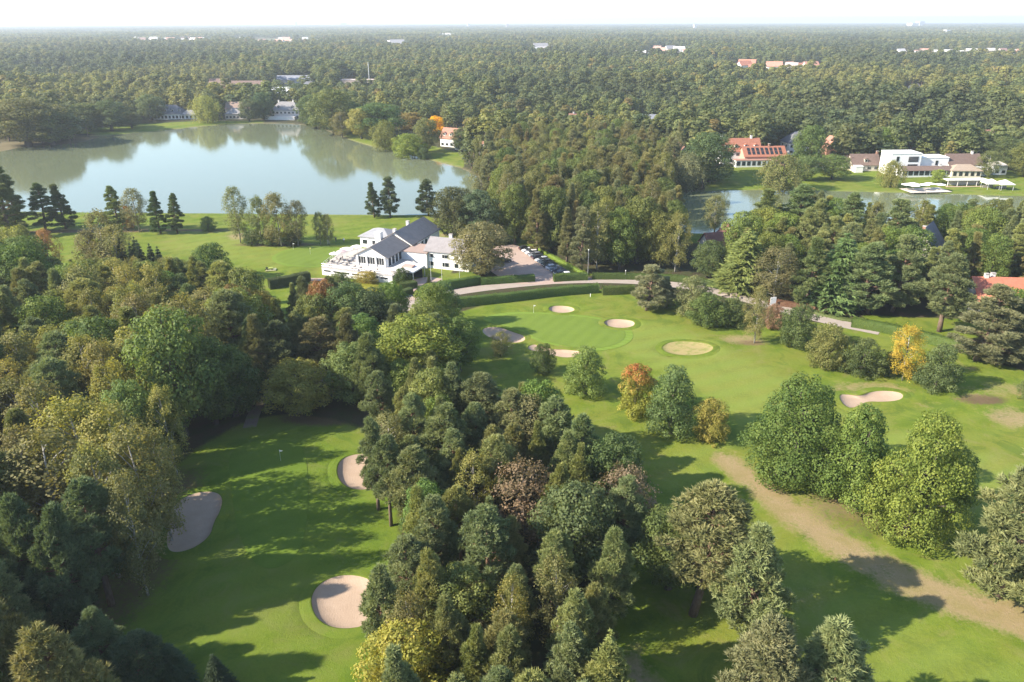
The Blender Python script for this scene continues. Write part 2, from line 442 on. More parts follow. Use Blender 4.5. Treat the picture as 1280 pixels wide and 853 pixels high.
L_WEST = poly([(85,164),(175,155),(245,152),(330,151),(330,156),(250,158),(170,167),(120,171)])
L_CLUB = poly([(500,355),(590,338),(600,346),(560,362),(520,372)])
L_YARD = poly([(1075,394),(1200,398),(1300,425),(1300,460),(1200,434),(1100,407)])
L_BEACH = poly([(-60,175),(38,178),(36,184),(5,190),(-60,202)])

WL = poly([(-420,356),(0,345),(120,343),(235,362),(262,392),(310,405),(330,470),(306,512),(238,560),(183,612),(140,690),(118,770),(95,1150),(-420,1150)])
WM = poly([(318,412),(420,402),(500,408),(545,430),(585,475),(560,505),(470,520),(420,500),(350,505),(330,470)])
WC = poly([(456,552),(520,528),(600,540),(665,560),(728,588),(785,645),(795,690),(778,760),(755,840),(742,1150),(428,1150),(452,850),(460,740),(460,640)])
WMID = poly([(640,303),(726,348),(852,348),(858,304),(846,288),(838,255),(848,232),(862,214),(862,200),(700,192),(596,209),(612,232),(600,252),(632,285)])
WR = poly([(905,306),(960,294),(1100,291),(1280,289),(1480,289),(1480,470),(1290,455),(1210,425),(1120,392),(1010,384),(935,366),(870,352),(868,318)])

def nonuni(lo, hi, f0, f1, fine, mid=None):
    xs = list(np.arange(f0, f1+1e-6, fine)); s = fine
    x = f1
    while x < hi:
        if mid and x < mid[0]: s = min(mid[1], s*1.15)
        else: s = s*1.22
        x += s; xs.append(x)
    s = fine; x = f0
    while x > lo:
        s *= 1.22; x -= s; xs.insert(0, x)
    return np.array(xs)
EXT = 24000.0
gx = nonuni(-EXT, EXT, -170, 210, 1.6); gy = nonuni(-EXT, EXT, 36, 330, 1.5, mid=(680, 4.0))
X, Y = np.meshgrid(gx, gy); P2 = np.stack([X.ravel(), Y.ravel()], 1)
sl = np.minimum(sdist(LAKE, P2), sdist(LAKE2, P2))
Z = np.where(sl < 0, np.maximum(-3.0, -.45 + sl*.22), np.minimum(0, -.45 + sl*.30))
near = (np.abs(P2[:, 0]) < 900) & (P2[:, 1] < 900) & (P2[:, 1] > 0)
hn = np.sin(P2[:, 0]*.043+1.3)*np.sin(P2[:, 1]*.051+.4)*.25 + np.sin(P2[:, 0]*.11+P2[:, 1]*.07)*.10
Z = Z + np.where(near & (sl > 6), hn*sstep(sl, 6, 30), 0)
def ground_z(x, y):
    i = int(np.clip(np.searchsorted(gx, x)-1, 0, len(gx)-2)); j = int(np.clip(np.searchsorted(gy, y)-1, 0, len(gy)-2))
    tx = (x-gx[i])/(gx[i+1]-gx[i]); ty = (y-gy[j])/(gy[j+1]-gy[j]); ZZ = Z.reshape(len(gy), len(gx))
    return float((ZZ[j, i]*(1-tx)+ZZ[j, i+1]*tx)*(1-ty)+(ZZ[j+1, i]*(1-tx)+ZZ[j+1, i+1]*tx)*ty)
# keep the built-on ground level: roads, bunkers, greens and houses are laid on gentle ground
hn_keep = np.zeros(len(P2))
def soft(P, w): return 1-sstep(sdist(P, P2), -w, w)
lawn = np.zeros(len(P2))
for Pg, w in ((L_RANGE, 1), (L_LEFT, 2.5), (L_RIGHT, 2.0), (L_SHORE, 1.5), (L_STRIP, .8), (L_NEARSHORE, 1.5), (L_PENIN, 1.5), (L_WEST, 2), (L_CLUB, 1), (L_YARD, 1.5)):
    lawn = np.maximum(lawn, soft(Pg, w))
def band(pts, w0, w1, fall=2.5):
    P = smooth_open(poly(pts), 3); d = edge_dist(P, P2, False)
    t = np.clip((P2[:, 1]-P[:, 1].min())/max(1, np.ptp(P[:, 1])), 0, 1); w = w1*(1-t)+w0*t
    return 1-sstep(d, w-fall, w+fall)
def blob(px, py, rx, ry, fall=.5):
    c = G(px, py); d = np.hypot((P2[:, 0]-c.x)/rx, (P2[:, 1]-c.y)/ry); return 1-sstep(d, 1-fall, 1+fall)
dry = np.maximum.reduce([band([(905,572),(940,600),(1000,648),(1080,700),(1160,738),(1280,778),(1420,820)], 2.2, 3.6, 2.2),
    blob(1268,522,5,4,.7)*.8, blob(1085,484,8,3,.6)*.62, blob(1225,497,4.5,2.5,.7)*.5, blob(930,424,5,3,.6)*.8, blob(835,520,5,3,.7)*.35,
    blob(1040,632,7,4,.7)*.6, blob(700,432,4,2,.7)*.3, blob(305,295,6,5,.6)*.85, blob(150,288,24,2.5,.7)*.7, blob(270,290,14,1.5,.7)*.5,
    blob(1165,505,4,2,.7)*.35, blob(795,850,2.2,5,.7)*.9, blob(985,745,5,3,.8)*.35, blob(545,294,6,3,.5)*.7,
    blob(500,304,4,1.8,.5)*.8, blob(1180,460,9,2.5,.7)*.4, blob(1270,487,10,3,.7)*.55])
soil = np.maximum.reduce([blob(1228,499,5,2.2,.6)*.8, blob(405,522,8,3,.6)*.9, blob(445,520,8,2,.6)*.8, blob(200,640,5,12,.7)*.75, blob(100,290,26,2.2,.7)*.9, blob(240,288,20,1.8,.7)*.7, blob(345,306,14,3,.6)*.8,
    blob(1090,640,10,8,.7)*.5, blob(170,720,5,14,.7)*.6, blob(940,428,4,2,.6)*.6])
fair = np.maximum.reduce([band([(815,425),(930,480),(990,525),(1080,560),(1200,596),(1400,650)], 10, 9, 3)*.8, band([(250,300),(360,325),(470,312),(560,290)], 12, 10, 5)*.5,
    band([(880,560),(850,600),(930,700),(1080,800),(1280,900)], 4, 8, 4)*.45])
mead = np.zeros(len(P2)); far = P2[:, 1] > 900
mead[far] = .75
shore = np.where(sl < 0, 1, 1-sstep(sl, .5, 2.5))*np.where(P2[:, 1] < 330, .25, .8)
shore = np.maximum(shore, soft(L_BEACH, 2)*.9)
ones = np.ones(len(P2))
nx, ny = len(gx), len(gy)
ii = np.arange(nx-1)[None, :] + nx*np.arange(ny-1)[:, None]
Fq = np.stack([ii, ii+1, ii+1+nx, ii+nx], -1).reshape(-1, 4)
BUILT = []   # (polygon, level) to flatten the ground under
def flatten(P, w=4.0, level=0.0):
    global Z
    d = sdist(P, P2); k = 1-sstep(d, 0, w); Z = Z*(1-k)+level*k
for P_ in (poly([(395,330),(600,320),(640,295),(660,295),(725,345),(590,372),(520,400),(400,352)]), poly([(540,300),(640,296),(600,345),(540,345)])): flatten(P_)
ROADC = smooth_open(poly([(470,400),(500,388),(525,376),(560,367),(600,361),(645,356),(690,352),(740,350.5),(800,352),(860,358),(900,366),(950,379),(1000,393),(1050,405),(1100,415)]), 3)
dR = edge_dist(ROADC, P2, False); kR = 1-sstep(dR, 5, 9); Z = Z*(1-kR)

# ------------------------------------------------------------------ sheets laid on the ground
def ring_sheet(name, P, z, mat, inset=6, dish=0.0, parent=None):
    """closed outline filled as concentric rings that follow the ground"""
    P = np.array(P); c = P.mean(0); n = len(P); V = []; Fc = []
    ks = np.linspace(1, 0, inset+1)[:-1]
    for r, k in enumerate(ks):
        Q = c+(P-c)*k
        for q in Q: V.append((q[0], q[1], ground_z(q[0], q[1])+z-dish*(1-k*k)))
    V.append((c[0], c[1], ground_z(c[0], c[1])+z-dish)); L = len(V)-1
    f4 = [(r*n+i, r*n+(i+1) % n, (r+1)*n+(i+1) % n, (r+1)*n+i) for r in range(inset-1) for i in range(n)]
    f3 = [((inset-1)*n+i, (inset-1)*n+(i+1) % n, L) for i in range(n)]
    me = mesh_np(name, V, [f4, f3], mat, smooth=True)
    return obj(name, me, parent)
def strip(name, C, w, z, mat, zfun=ground_z):
    C = np.array(C); V = []; Fc = []
    for i in range(len(C)):
        d = C[min(i+1, len(C)-1)]-C[max(i-1, 0)]; d = d/np.hypot(*d); nrm = np.array([-d[1], d[0]])
        ww = w[i] if hasattr(w, '__len__') else w
        for s in (-1, -.33, .33, 1):
            q = C[i]+nrm*ww*.5*s; V.append((q[0], q[1], zfun(q[0], q[1])+z))
    for i in range(len(C)-1):
        for k in range(3): Fc.append((i*4+k, i*4+k+1, i*4+k+5, i*4+k+4))
    return obj(name, mesh_np(name, V, np.array(Fc), mat))

# ground mesh is made after all bunkers and greens have been pressed into it
BUNKERS = []
def bunker(pts, label, mat=SAND, depth=.6, lip=.07, it=3):
    P = smooth_closed(poly(pts), it)
    if np.sum(P[:, 0]*np.roll(P[:, 1], -1)-np.roll(P[:, 0], -1)*P[:, 1]) < 0: P = P[::-1]
    global Z
    z0 = ground_z(*P.mean(0))
    d = sdist(P, P2)
    k = 1-sstep(d, 1.6, 6.0); Z = Z*(1-k)+z0*k               # level collar
    Z = np.where(d < 0.8, Z-1.3*sstep(-d, -.8, 1.0), Z)      # hollow below the sand sheet
    BUNKERS.append((P, z0, label, mat, depth, lip))
bunker([(602,412),(612,409),(628,410),(640,415),(656,420),(657,427),(645,430),(630,428),(614,424),(604,418)], 'peanut-shaped pale sand bunker beside the raised putting green')
bunker([(659,434),(668,431),(676,433),(690,437),(706,437),(728,440),(724,446),(708,449),(692,446),(674,441),(661,439)], 'long thin sand bunker behind the small dark round tree')
bunker([(685,385.5),(692,382.5),(706,382.5),(717,385),(719,389),(710,392),(697,392),(687,389.5)], 'small oval sand bunker between the putting green and the long hedge')
bunker([(754,403),(764,399.5),(780,400),(793,402.5),(794,408),(783,411.5),(768,411),(757,408)], 'oval sand bunker on open grass beside the putting green')
bunker([(827,434),(838,428),(860,427.5),(884,430),(894,436),(884,443),(862,446),(840,444),(828,439)], 'large faded grassy bunker with thin yellowish sand', THIN_SAND, .25, .12)
bunker([(1049,492),(1060,491),(1075,493.5),(1088,488),(1105,487),(1124,489),(1131,494),(1125,500),(1104,502),(1085,501),(1076,505),(1066,510),(1056,507),(1050,499)], 'bright hook-shaped sand bunker below the row of small trees')
bunker([(420,585),(426,573),(442,567),(462,566),(480,575),(484,592),(474,608),(455,613),(435,610),(423,600)], 'sand bunker tucked against the central pines beside the shaded green')
bunker([(208,672),(212,645),(222,628),(245,617),(270,616),(280,624),(276,642),(268,655),(264,672),(245,687),(222,694),(209,690)], 'shaded grey-brown sand bunker beside the tall birch wood')
bunker([(387,752),(393,735),(410,722),(435,717),(462,722),(480,738),(484,756),(472,776),(446,786),(416,786),(395,774)], 'large round dappled sand bunker at the foot of the central pines')

# the carved ground
ground_me = mesh_np('ground', np.stack([P2[:, 0], P2[:, 1], Z], 1), Fq, GROUND,
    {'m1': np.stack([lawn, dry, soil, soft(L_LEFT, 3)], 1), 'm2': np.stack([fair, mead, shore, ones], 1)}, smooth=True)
tag(obj('ground', ground_me), kind='structure')
for (P, z0, label, mat, depth, lip) in BUNKERS:
    c = P.mean(0)
    root = empty('sand_bunker', (c[0], c[1], z0), 0, label, 'bunker', 'sand bunkers of the golf course')
    n = len(P); V = []; K = [1.0, .9, .78, .6, .38]
    # outward normals
    dd = np.roll(P, -1, 0)-np.roll(P, 1, 0); dd /= np.hypot(dd[:, 0], dd[:, 1])[:, None]; nr = np.stack([dd[:, 1], -dd[:, 0]], 1)
    for k, zz in zip(K, (.0, -depth*.45, -depth*.8, -depth, -depth*1.05)):
        for q in c+(P-c)*k: V.append((q[0]-c[0], q[1]-c[1], zz+.05))
    V.append((0, 0, -depth*1.02+.05))
    f4 = [(r*n+i, r*n+(i+1) % n, (r+1)*n+(i+1) % n, (r+1)*n+i) for r in range(len(K)-1) for i in range(n)]
    f3 = [((len(K)-1)*n+i, (len(K)-1)*n+(i+1) % n, len(V)-1) for i in range(n)]
    obj('sand', mesh_np('sand', V, [f4, f3], mat, smooth=True), root)
    V = []; prof = [(-.12, -.12), (-.05, .045), (.15, .05), (.5, .045), (1.0, .03), (1.5, -.03)]
    wob = 1+.35*np.sin(np.arange(n)*.9)*np.sin(np.arange(n)*.37+1)
    for off, zz in prof:
        for i, q in enumerate(P+nr*off): V.append((q[0]-c[0], q[1]-c[1], zz+.03))
    f4 = [(r*n+i, (r+1)*n+i, (r+1)*n+(i+1) % n, r*n+(i+1) % n) for r in range(len(prof)-1) for i in range(n)]
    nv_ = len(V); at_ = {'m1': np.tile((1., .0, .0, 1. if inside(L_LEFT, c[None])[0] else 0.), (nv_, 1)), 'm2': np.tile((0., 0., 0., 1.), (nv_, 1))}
    obj('grass_lip', mesh_np('grass_lip', V, np.array(f4)[:, ::-1], GROUND, at_, smooth=True), root)

# putting greens with their fringe
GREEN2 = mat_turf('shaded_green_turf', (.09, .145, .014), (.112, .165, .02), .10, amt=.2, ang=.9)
def green(pts, nm, fringe=True):
    P = smooth_closed(poly(pts), 3); c = P.mean(0)
    if fringe: f = ring_sheet('green_fringe', c+(P-c)*1.12, .05, FRINGE, 8)
    if fringe: tag(f, kind='structure')
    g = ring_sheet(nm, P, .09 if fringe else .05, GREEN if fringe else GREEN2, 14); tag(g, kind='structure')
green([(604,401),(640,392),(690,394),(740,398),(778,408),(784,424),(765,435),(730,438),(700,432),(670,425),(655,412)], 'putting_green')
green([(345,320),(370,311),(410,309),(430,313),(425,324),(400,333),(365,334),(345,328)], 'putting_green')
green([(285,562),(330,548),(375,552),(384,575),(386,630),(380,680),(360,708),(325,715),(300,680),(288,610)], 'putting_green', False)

# lake
def water(P, nm):
    d = np.roll(P, -1, 0)-np.roll(P, 1, 0); d /= np.hypot(d[:, 0], d[:, 1])[:, None]
    ar = np.sum(P[:, 0]*np.roll(P[:, 1], -1)-np.roll(P[:, 0], -1)*P[:, 1]); s = 1 if ar > 0 else -1
    Q = P+np.stack([d[:, 1], -d[:, 0]], 1)*s*1.3
    if s < 0: Q = Q[::-1]
    me = bpy.data.meshes.new(nm); me.from_pydata([(x, y, -.33) for x, y in Q], [], [tuple(range(len(Q)))]); me.materials.append(WATER)
    tag(obj(nm, me), kind='structure')
water(LAKE, 'lake_water'); water(LAKE2, 'lake_water')

# roads and paving
tag(strip('road', ROADC, 4.6, .06, GRAVEL), kind='structure')
PATHC = smooth_open(poly([(940,372),(985,385),(1030,399),(1075,409),(1098,416)]), 2)
PARK = poly([(598,313),(634,306),(650,307),(711,349),(700,356),(640,356),(622,346),(604,332)])
tag(ring_sheet('parking_pavement', smooth_closed(PARK, 1), .08, PAVING, 5), kind='structure')
tag(strip('path', smooth_open(poly([(312,535),(318,515),(328,498),(345,485),(365,477),(400,478),(430,478)]), 3), 2.3, .10, DIRT), kind='structure')
tag(strip('path', smooth_open(poly([(380,352),(405,349),(440,357),(470,361),(505,367),(515,376)]), 3), 2.6, .10, PAVING), kind='structure')
tag(strip('path', smooth_open(poly([(505,366),(515,358),(530,349),(548,352)]), 2), 4.5, .105, PAVING), kind='structure')

# ------------------------------------------------------------------ trees: prototypes
def unit(v): return v/np.maximum(1e-9, np.linalg.norm(v, axis=1))[:, None]
def rdir(n, r): return unit(r.normal(size=(n, 3)))
def leaf_quads(p, nrm, size, asp, r):
    n = len(p); t = unit(np.cross(nrm, rdir(n, r))); b = np.cross(nrm, t)
    s = size[:, None]
    V = np.stack([p-t*s*.5, p-b*s*.5*asp+t*s*.05, p+t*s*.5, p+b*s*.5*asp+t*s*.05], 1).reshape(-1, 3)
    return V, np.arange(4*n).reshape(n, 4)
def blades(p, d, ln, wd, r):
    n = len(p); s = unit(np.cross(d, rdir(n, r)))
    V = np.stack([p-s*wd[:, None]*.5, p+s*wd[:, None]*.5, p+d*ln[:, None]], 1).reshape(-1, 3)
    return V, np.arange(3*n).reshape(n, 3)
def tube_np(parts, pts, rad, n=6):
    mb = MB(); mb.tube(pts, rad, n); parts.append(mb)
def trunk_mesh(name, tubes, mat):
    mb = MB()
    for pts, rad, n in tubes: mb.tube(pts, rad, n)
    return mb.mesh(name, mat, True)
PROFILE = {
    'round': lambda t: np.sqrt(np.clip(1-(2*t-.95)**2/1.1, .02, 1)),
    'oval': lambda t: np.sqrt(np.clip(1-np.abs(2*t-.8)**2.2/1.45, .02, 1)),
    'cone': lambda t: np.clip(1.1-t, .05, 1)**.6*np.clip(.6+t*2.4, 0, 1),
    'tall': lambda t: np.clip(np.sin(np.pi*np.clip(t*.86+.1, 0, 1)), .08, 1)**.6,
    'spread': lambda t: np.sqrt(np.clip(1-(2*t-.75)**2/1.6, .02, 1)),
}
def broadleaf(seed, H, R, base, prof, n_lobes, n_leaves, leaf, mat=LEAF, lob=.36, bark=BARK, jit=.62, limbs=7):
    n_lobes = int(n_lobes*1.5)
    r = np.random.default_rng(seed); pf = PROFILE[prof]
    ts = (np.arange(n_lobes)+.5)/n_lobes; ts = np.clip(ts+r.uniform(-.05, .05, n_lobes), .02, .97)
    an = np.arange(n_lobes)*2.39996+r.uniform(-.5, .5, n_lobes)
    lr = R*lob*.86*r.uniform(.45, 1.45, n_lobes)*np.clip(.55+.6*pf(ts), .5, 1.05)
    rr = np.maximum(0, R*pf(ts)*r.uniform(.7, 1.2, n_lobes)-lr*.7)
    zz = base+ts*(H-base); zz = np.minimum(zz, H-lr*.55); zz = np.maximum(zz, base*.8+lr*.5)
    C = np.stack([rr*np.cos(an), rr*np.sin(an), zz], 1)
    nc = max(2, n_lobes//7)       # inner filling lobes
    Ci = np.stack([r.normal(0, R*.12, nc), r.normal(0, R*.12, nc), base+(np.arange(nc)+.6)/nc*(H-base)*.85], 1)
    C = np.vstack([C, Ci]); lr = np.concatenate([lr, R*.5*pf(np.linspace(.2, .8, nc))])
    tone_l = r.uniform(.25, .75, len(C))
    w = lr**2; k = r.choice(len(C), int(n_leaves*1.7), p=w/w.sum())
    d = rdir(len(k), r); d[:, 2] += .18; d = unit(d)
    rad = lr[k]*(.66+.46*r.random(len(k)))
    p = C[k]+d*rad[:, None]*np.array([1, 1, .86])
    keep = np.ones(len(p), bool)
    for j in range(len(C)):
        q = np.linalg.norm((p-C[j])/np.array([1, 1, .86]), axis=1)/lr[j]; keep &= ~((q < .66) & (k != j))
    p, d, k = p[keep][:n_leaves], d[keep][:n_leaves], k[keep][:n_leaves]
    nrm = unit(d+rdir(len(p), r)*jit+np.array([0, 0, .25]))
    sz = leaf*r.uniform(.6, 1.35, len(p))
    V, Fc = leaf_quads(p, nrm, sz, .72, r)
    tone = np.clip(tone_l[k]+r.normal(0, .17, len(p)), 0, 1)
    hgt = np.clip((p[:, 2]-base)/(H-base), 0, 1)
    crown = mesh_np('crown', V, Fc, mat, {'tone': np.repeat(tone, 4), 'hgt': np.repeat(hgt, 4)})
    tr = R*.055+.06; tubes = [([(0, 0, -.3), (.05, 0, H*.2), (0, .08, H*.45), (.05, 0, H*.8)], [tr*1.5, tr*1.05, tr*.75, tr*.2], 7)]
    for j in r.permutation(n_lobes)[:limbs]:
        c = C[j]; z0 = max(base*.7, c[2]*.55); tubes.append(([(0, 0, z0), tuple(c*.55+np.array([0, 0, z0*.45])), tuple(c)], [tr*.5, tr*.32, tr*.1], 5))
    return trunk_mesh('trunk', tubes, bark), crown, H, R
def pine(seed, H, R, base, n_pads, n_tufts, ln=.46, wd=.11, nb=5, flat=.85, conic=.5, pad=.82):
    r = np.random.default_rng(seed)
    bend = r.normal(0, .5, 2)
    ax = lambda z: np.array([bend[0]*math.sin(z/H*2.6), bend[1]*math.sin(z/H*2.2), z])
    C = []; PR = []; tubes = []; tr = .17+H*.006
    tubes.append(([tuple(ax(z)) for z in np.linspace(-.3, H*.95, 7)], list(np.linspace(tr*1.25, tr*.22, 7)), 7))
    for i in range(n_pads):
        t = (i+.5)/n_pads; z = base+(H-base)*(t**.9)
        prof = (1-conic*t)*np.clip(.45+2.2*t, 0, 1)*(math.sqrt(max(.04, 1-t**3.2)))
        a = i*2.39996+r.uniform(-.6, .6); L = R*prof*r.uniform(.45, 1.05)
        p0 = ax(z*.96); c = ax(z)+np.array([math.cos(a)*L, math.sin(a)*L, L*.12+r.uniform(-.3, .3)])
        C.append(c); PR.append(pad*r.uniform(.7, 1.25)*(1.05-.35*t))
        tubes.append(([tuple(p0), tuple((p0+c)/2+np.array([0, 0, .15])), tuple(c)], [tr*.34, tr*.22, tr*.08], 4))
    C.append(ax(H-.5)); PR.append(pad*.75)
    C = np.array(C); PR = np.array(PR)
    w = PR**2; k = r.choice(len(C), n_tufts, p=w/w.sum())
    d = rdir(n_tufts, r); d[:, 2] = d[:, 2]*.8+.28; d = unit(d)
    p = C[k]+d*(PR[k]*(.55+.5*r.random(n_tufts)))[:, None]*np.array([1, 1, flat])
    tone = np.clip(r.uniform(.25, .75, len(C))[k]+r.normal(0, .14, n_tufts), 0, 1)
    td = unit(d+np.array([0, 0, .8])+rdir(n_tufts, r)*.3)
    pb = np.repeat(p, nb, 0); db = unit(np.repeat(td, nb, 0)+rdir(n_tufts*nb, r)*.72)
    V, Fc = blades(pb-db*ln*.25, db, ln*r.uniform(.7, 1.25, len(pb)), wd*r.uniform(.8, 1.3, len(pb)), r)
    tv = np.clip(np.repeat(np.repeat(tone, nb), 3)+np.tile((-.14, -.14, .3), len(pb)), 0, 1.2)
    crown = mesh_np('crown', V, Fc, NEEDLE, {'tone': tv, 'hgt': np.zeros(len(V))})
    return trunk_mesh('trunk', tubes, PINEBARK), crown, H, R
def spruce(seed, H, R, n_t, ln=.55, wd=.2, nb=4, base=.5, power=.85):
    r = np.random.default_rng(seed)
    t = 1-np.sqrt(r.random(n_t)*.98); lay = np.round(t*H*1.1)/(H*1.1); t = np.clip(lay+r.normal(0, .012, n_t), 0, 1)
    a = r.random(n_t)*2*np.pi; arm = np.floor(a/(2*np.pi)*9)/9*2*np.pi+t*40; a = arm+r.normal(0, .22, n_t)
    rad = R*(1-t)**power*(.45+.6*r.random(n_t)**.6)*(.8+.35*np.sin(arm*3.7+t*90))
    p = np.stack([rad*np.cos(a), rad*np.sin(a), base+t*(H-base)-rad*.28], 1)
    d = unit(np.stack([np.cos(a), np.sin(a), np.full(n_t, -.15)], 1))
    pb = np.repeat(p, nb, 0); db = unit(np.repeat(d, nb, 0)+rdir(n_t*nb, r)*.6)
    V, Fc = blades(pb-db*ln*.3, db, ln*r.uniform(.7, 1.3, len(pb)), wd*r.uniform(.8, 1.3, len(pb)), r)
    tone = np.clip(.35+.4*r.random(n_t), 0, 1)
    crown = mesh_np('crown', V, Fc, NEEDLE, {'tone': np.repeat(np.repeat(tone, nb), 3), 'hgt': np.zeros(len(V))})
    return trunk_mesh('trunk', [([(0, 0, -.3), (0, 0, H*.5), (0, 0, H*.97)], [.2, .13, .03], 6)], BARK), crown, H, R
def birch(seed, H, R, base, n_spray, n_leaves, leaf=.3, droop=1.6, bark=BIRCHBARK, mat=LEAF, prof='tall'):
    r = np.random.default_rng(seed); pf = PROFILE[prof]
    t = (np.arange(n_spray)+.5)/n_spray; a = np.arange(n_spray)*2.39996+r.uniform(-.6, .6, n_spray)
    rad = R*pf(t)*r.uniform(.35, 1.0, n_spray); z = base+t*(H-base)
    C = np.stack([rad*np.cos(a), rad*np.sin(a), z], 1)
    k = r.integers(0, n_spray, n_leaves); u = r.random(n_leaves)
    drop = droop*(.5+.7*r.random(n_spray))[k]*np.minimum(1, rad[k]/R*1.4+.15)
    p = C[k]+np.stack([np.cos(a[k])*u*.5, np.sin(a[k])*u*.5, .5-u**1.3*drop], 1)+r.normal(0, .34, (n_leaves, 3))
    nrm = unit(np.stack([np.cos(a[k]), np.sin(a[k]), np.full(n_leaves, .5)], 1)+rdir(n_leaves, r)*.9)
    V, Fc = leaf_quads(p, nrm, leaf*r.uniform(.6, 1.3, n_leaves), .7, r)
    tone = np.clip(r.uniform(.2, .8, n_spray)[k]+r.normal(0, .16, n_leaves), 0, 1)
    crown = mesh_np('crown', V, Fc, mat, {'tone': np.repeat(tone, 4), 'hgt': np.repeat(np.clip(p[:, 2]/H, 0, 1), 4)})
    tubes = [([(0, 0, -.3), (.12, 0, H*.3), (-.05, .1, H*.6), (.05, 0, H*.96)], [.2, .16, .1, .03], 6)]
    for j in range(0, n_spray, max(1, n_spray//16)):
        c = C[j]; z0 = max(base*.6, c[2]-rad[j]*1.1-.5); tubes.append(([(0, 0, z0), tuple(c*np.array([.5, .5, 0])+np.array([0, 0, (z0+c[2])/2+.2])), tuple(c)], [.07, .05, .02], 4))
    return trunk_mesh('trunk', tubes, bark), crown, H, R

PROTO = {
 'pine_tree': [pine(11, 14, 3.4, 3.4, 74, 6600, conic=.7), pine(12, 15, 3.1, 4.2, 66, 6000, conic=.6), pine(13, 13, 3.8, 2.6, 84, 7200, conic=.8), pine(14, 16, 3.3, 5.6, 56, 5600, conic=.4, pad=.92), pine(15, 14, 3.2, 2.0, 84, 7000, conic=.95, pad=.72)],
 'bushpine_tree': [pine(16, 14, 3.9, .9, 60, 6800, conic=.92, pad=.85, flat=.5), pine(17, 15, 3.7, 1.6, 58, 6600, conic=.8, pad=.9, flat=.5), pine(18, 13, 3.6, 1.2, 52, 6200, conic=.7, pad=.95, flat=.6)],  # these are pines too, full-crowned almost to the ground, under a separate name
 'oak_tree': [broadleaf(21, 13, 5.0, 2.2, 'round', 44, 17000, .31, lob=.31), broadleaf(22, 14, 4.6, 2.6, 'oval', 48, 16000, .30, lob=.30), broadleaf(23, 12, 5.2, 1.6, 'spread', 52, 17500, .31, lob=.27)],
 'maple_tree': [broadleaf(31, 11, 4.6, .5, 'cone', 46, 12500, .29, lob=.28), broadleaf(32, 10, 4.2, .4, 'oval', 44, 12000, .29, lob=.27)],
 'beech_tree': [broadleaf(41, 9, 3.8, .3, 'round', 36, 10500, .27, lob=.29), broadleaf(42, 9, 4.2, .3, 'spread', 38, 10500, .28, lob=.29)],
 'birch_tree': [birch(51, 16, 3.4, 3.0, 95, 8000, .27), birch(52, 15, 3.0, 2.4, 85, 7200, .27, droop=2.0), birch(53, 14, 3.6, 2.2, 95, 7800, .28, droop=1.3)],
 'spruce_tree': [spruce(61, 14, 3.0, 3600), spruce(62, 13, 2.2, 3000, power=.75)],
 'willow_tree': [birch(71, 10, 5.4, 1.8, 150, 9000, .34, droop=3.6, bark=BARK, prof='round')],
 'bare_tree': [birch(81, 11, 3.6, 1.6, 110, 6200, .26, droop=.6, bark=BARK, prof='round')],
}
AUT = [broadleaf(91, 9, 3.5, .2, 'oval', 44, 11500, .26, mat=AUTUMN, lob=.27)]
BIG = [broadleaf(95, 17, 8.0, .9, 'cone', 80, 30000, .34, lob=.25, limbs=12), broadleaf(96, 16, 7.0, .9, 'cone', 70, 27000, .34, lob=.26, limbs=12), broadleaf(97, 18, 8.2, .9, 'cone', 90, 31000, .34, lob=.24, limbs=12)]

LANDMARKS = []      # (x, y, reach, words)
def lm(px, py, reach, words): p = G(px, py); LANDMARKS.append((p.x, p.y, reach, words))
TREES = []          # (x, y, radius)
def tree(kind, x, y, h, rad=None, color=(.08, .12, .04), label='', group=None, variant=None, rot=None, proto=None):
    if kind == 'birch_tree' and color[0] > color[1]*1.06 and color[0] < color[1]*1.45 and color[0] < .24: color = (color[1]*1.06, color[1]*1.0, color[2]*.95)
    if kind == 'birch_tree' and color[0] < color[1]*1.45 and color[0] < .24: color = tuple(q*.56+w_*.36 for q, w_ in zip(color, (.1, .125, .05)))
    if proto is None:
        pr = PROTO[kind]; v = random.randrange(len(pr)) if variant is None else variant % len(pr); tm, cm, H0, R0 = pr[v]
    else: tm, cm, H0, R0 = proto
    sz = h/H0; sx = sz if rad is None else rad/R0
    e = empty(kind, (x, y, ground_z(x, y)-.05), random.uniform(0, 6.283) if rot is None else rot, label, 'tree', group)
    e.scale = (sx*random.uniform(.92, 1.08), sx*random.uniform(.92, 1.08), sz); e.rotation_euler = (random.uniform(-.05, .05), random.uniform(-.05, .05), e.rotation_euler[2])
    obj('trunk', tm, e, color=color); obj('crown', cm, e, color=color)
    TREES.append((x, y, rad or R0*sx)); return e
def hero(kind, bx, by, ty, wpx, color, label, group=None, variant=None, proto=None):
    if kind in ('maple_tree', 'beech_tree') and proto not in BIG: by = by-wpx*.10
    b = G(bx, by); h = height_for(b, ty); rad = wpx/2/scale_at((b.x, b.y, h*.5))
    return tree(kind, b.x, b.y, h, rad*(.93 if proto in BIG else 1.0 if kind in ('bushpine_tree', 'pine_tree', 'spruce_tree') else 1.12), color, label, group, variant, proto=proto)

C_PINE = [(.118, .143, .064), (.10, .132, .068), (.13, .152, .058), (.112, .143, .075), (.13, .14, .058)]
C_OAK = [(.082, .125, .03), (.068, .108, .03), (.098, .13, .036), (.095, .115, .038)]
C_BIRCH = [(.14, .142, .048), (.17, .155, .048), (.13, .128, .052), (.155, .122, .058), (.11, .132, .045)]
TN = {'pine_tree': ['grey-green', 'blue-green', 'fresh green', 'blue-tinged', 'olive green'], 'oak_tree': ['mid-green', 'dark green', 'bright green', 'olive'],
      'bushpine_tree': ['grey-green', 'blue-green', 'fresh green', 'blue-tinged', 'olive green'], 'birch_tree': ['olive-yellow', 'yellowing', 'dull olive', 'rust-tinged', 'greenish']}

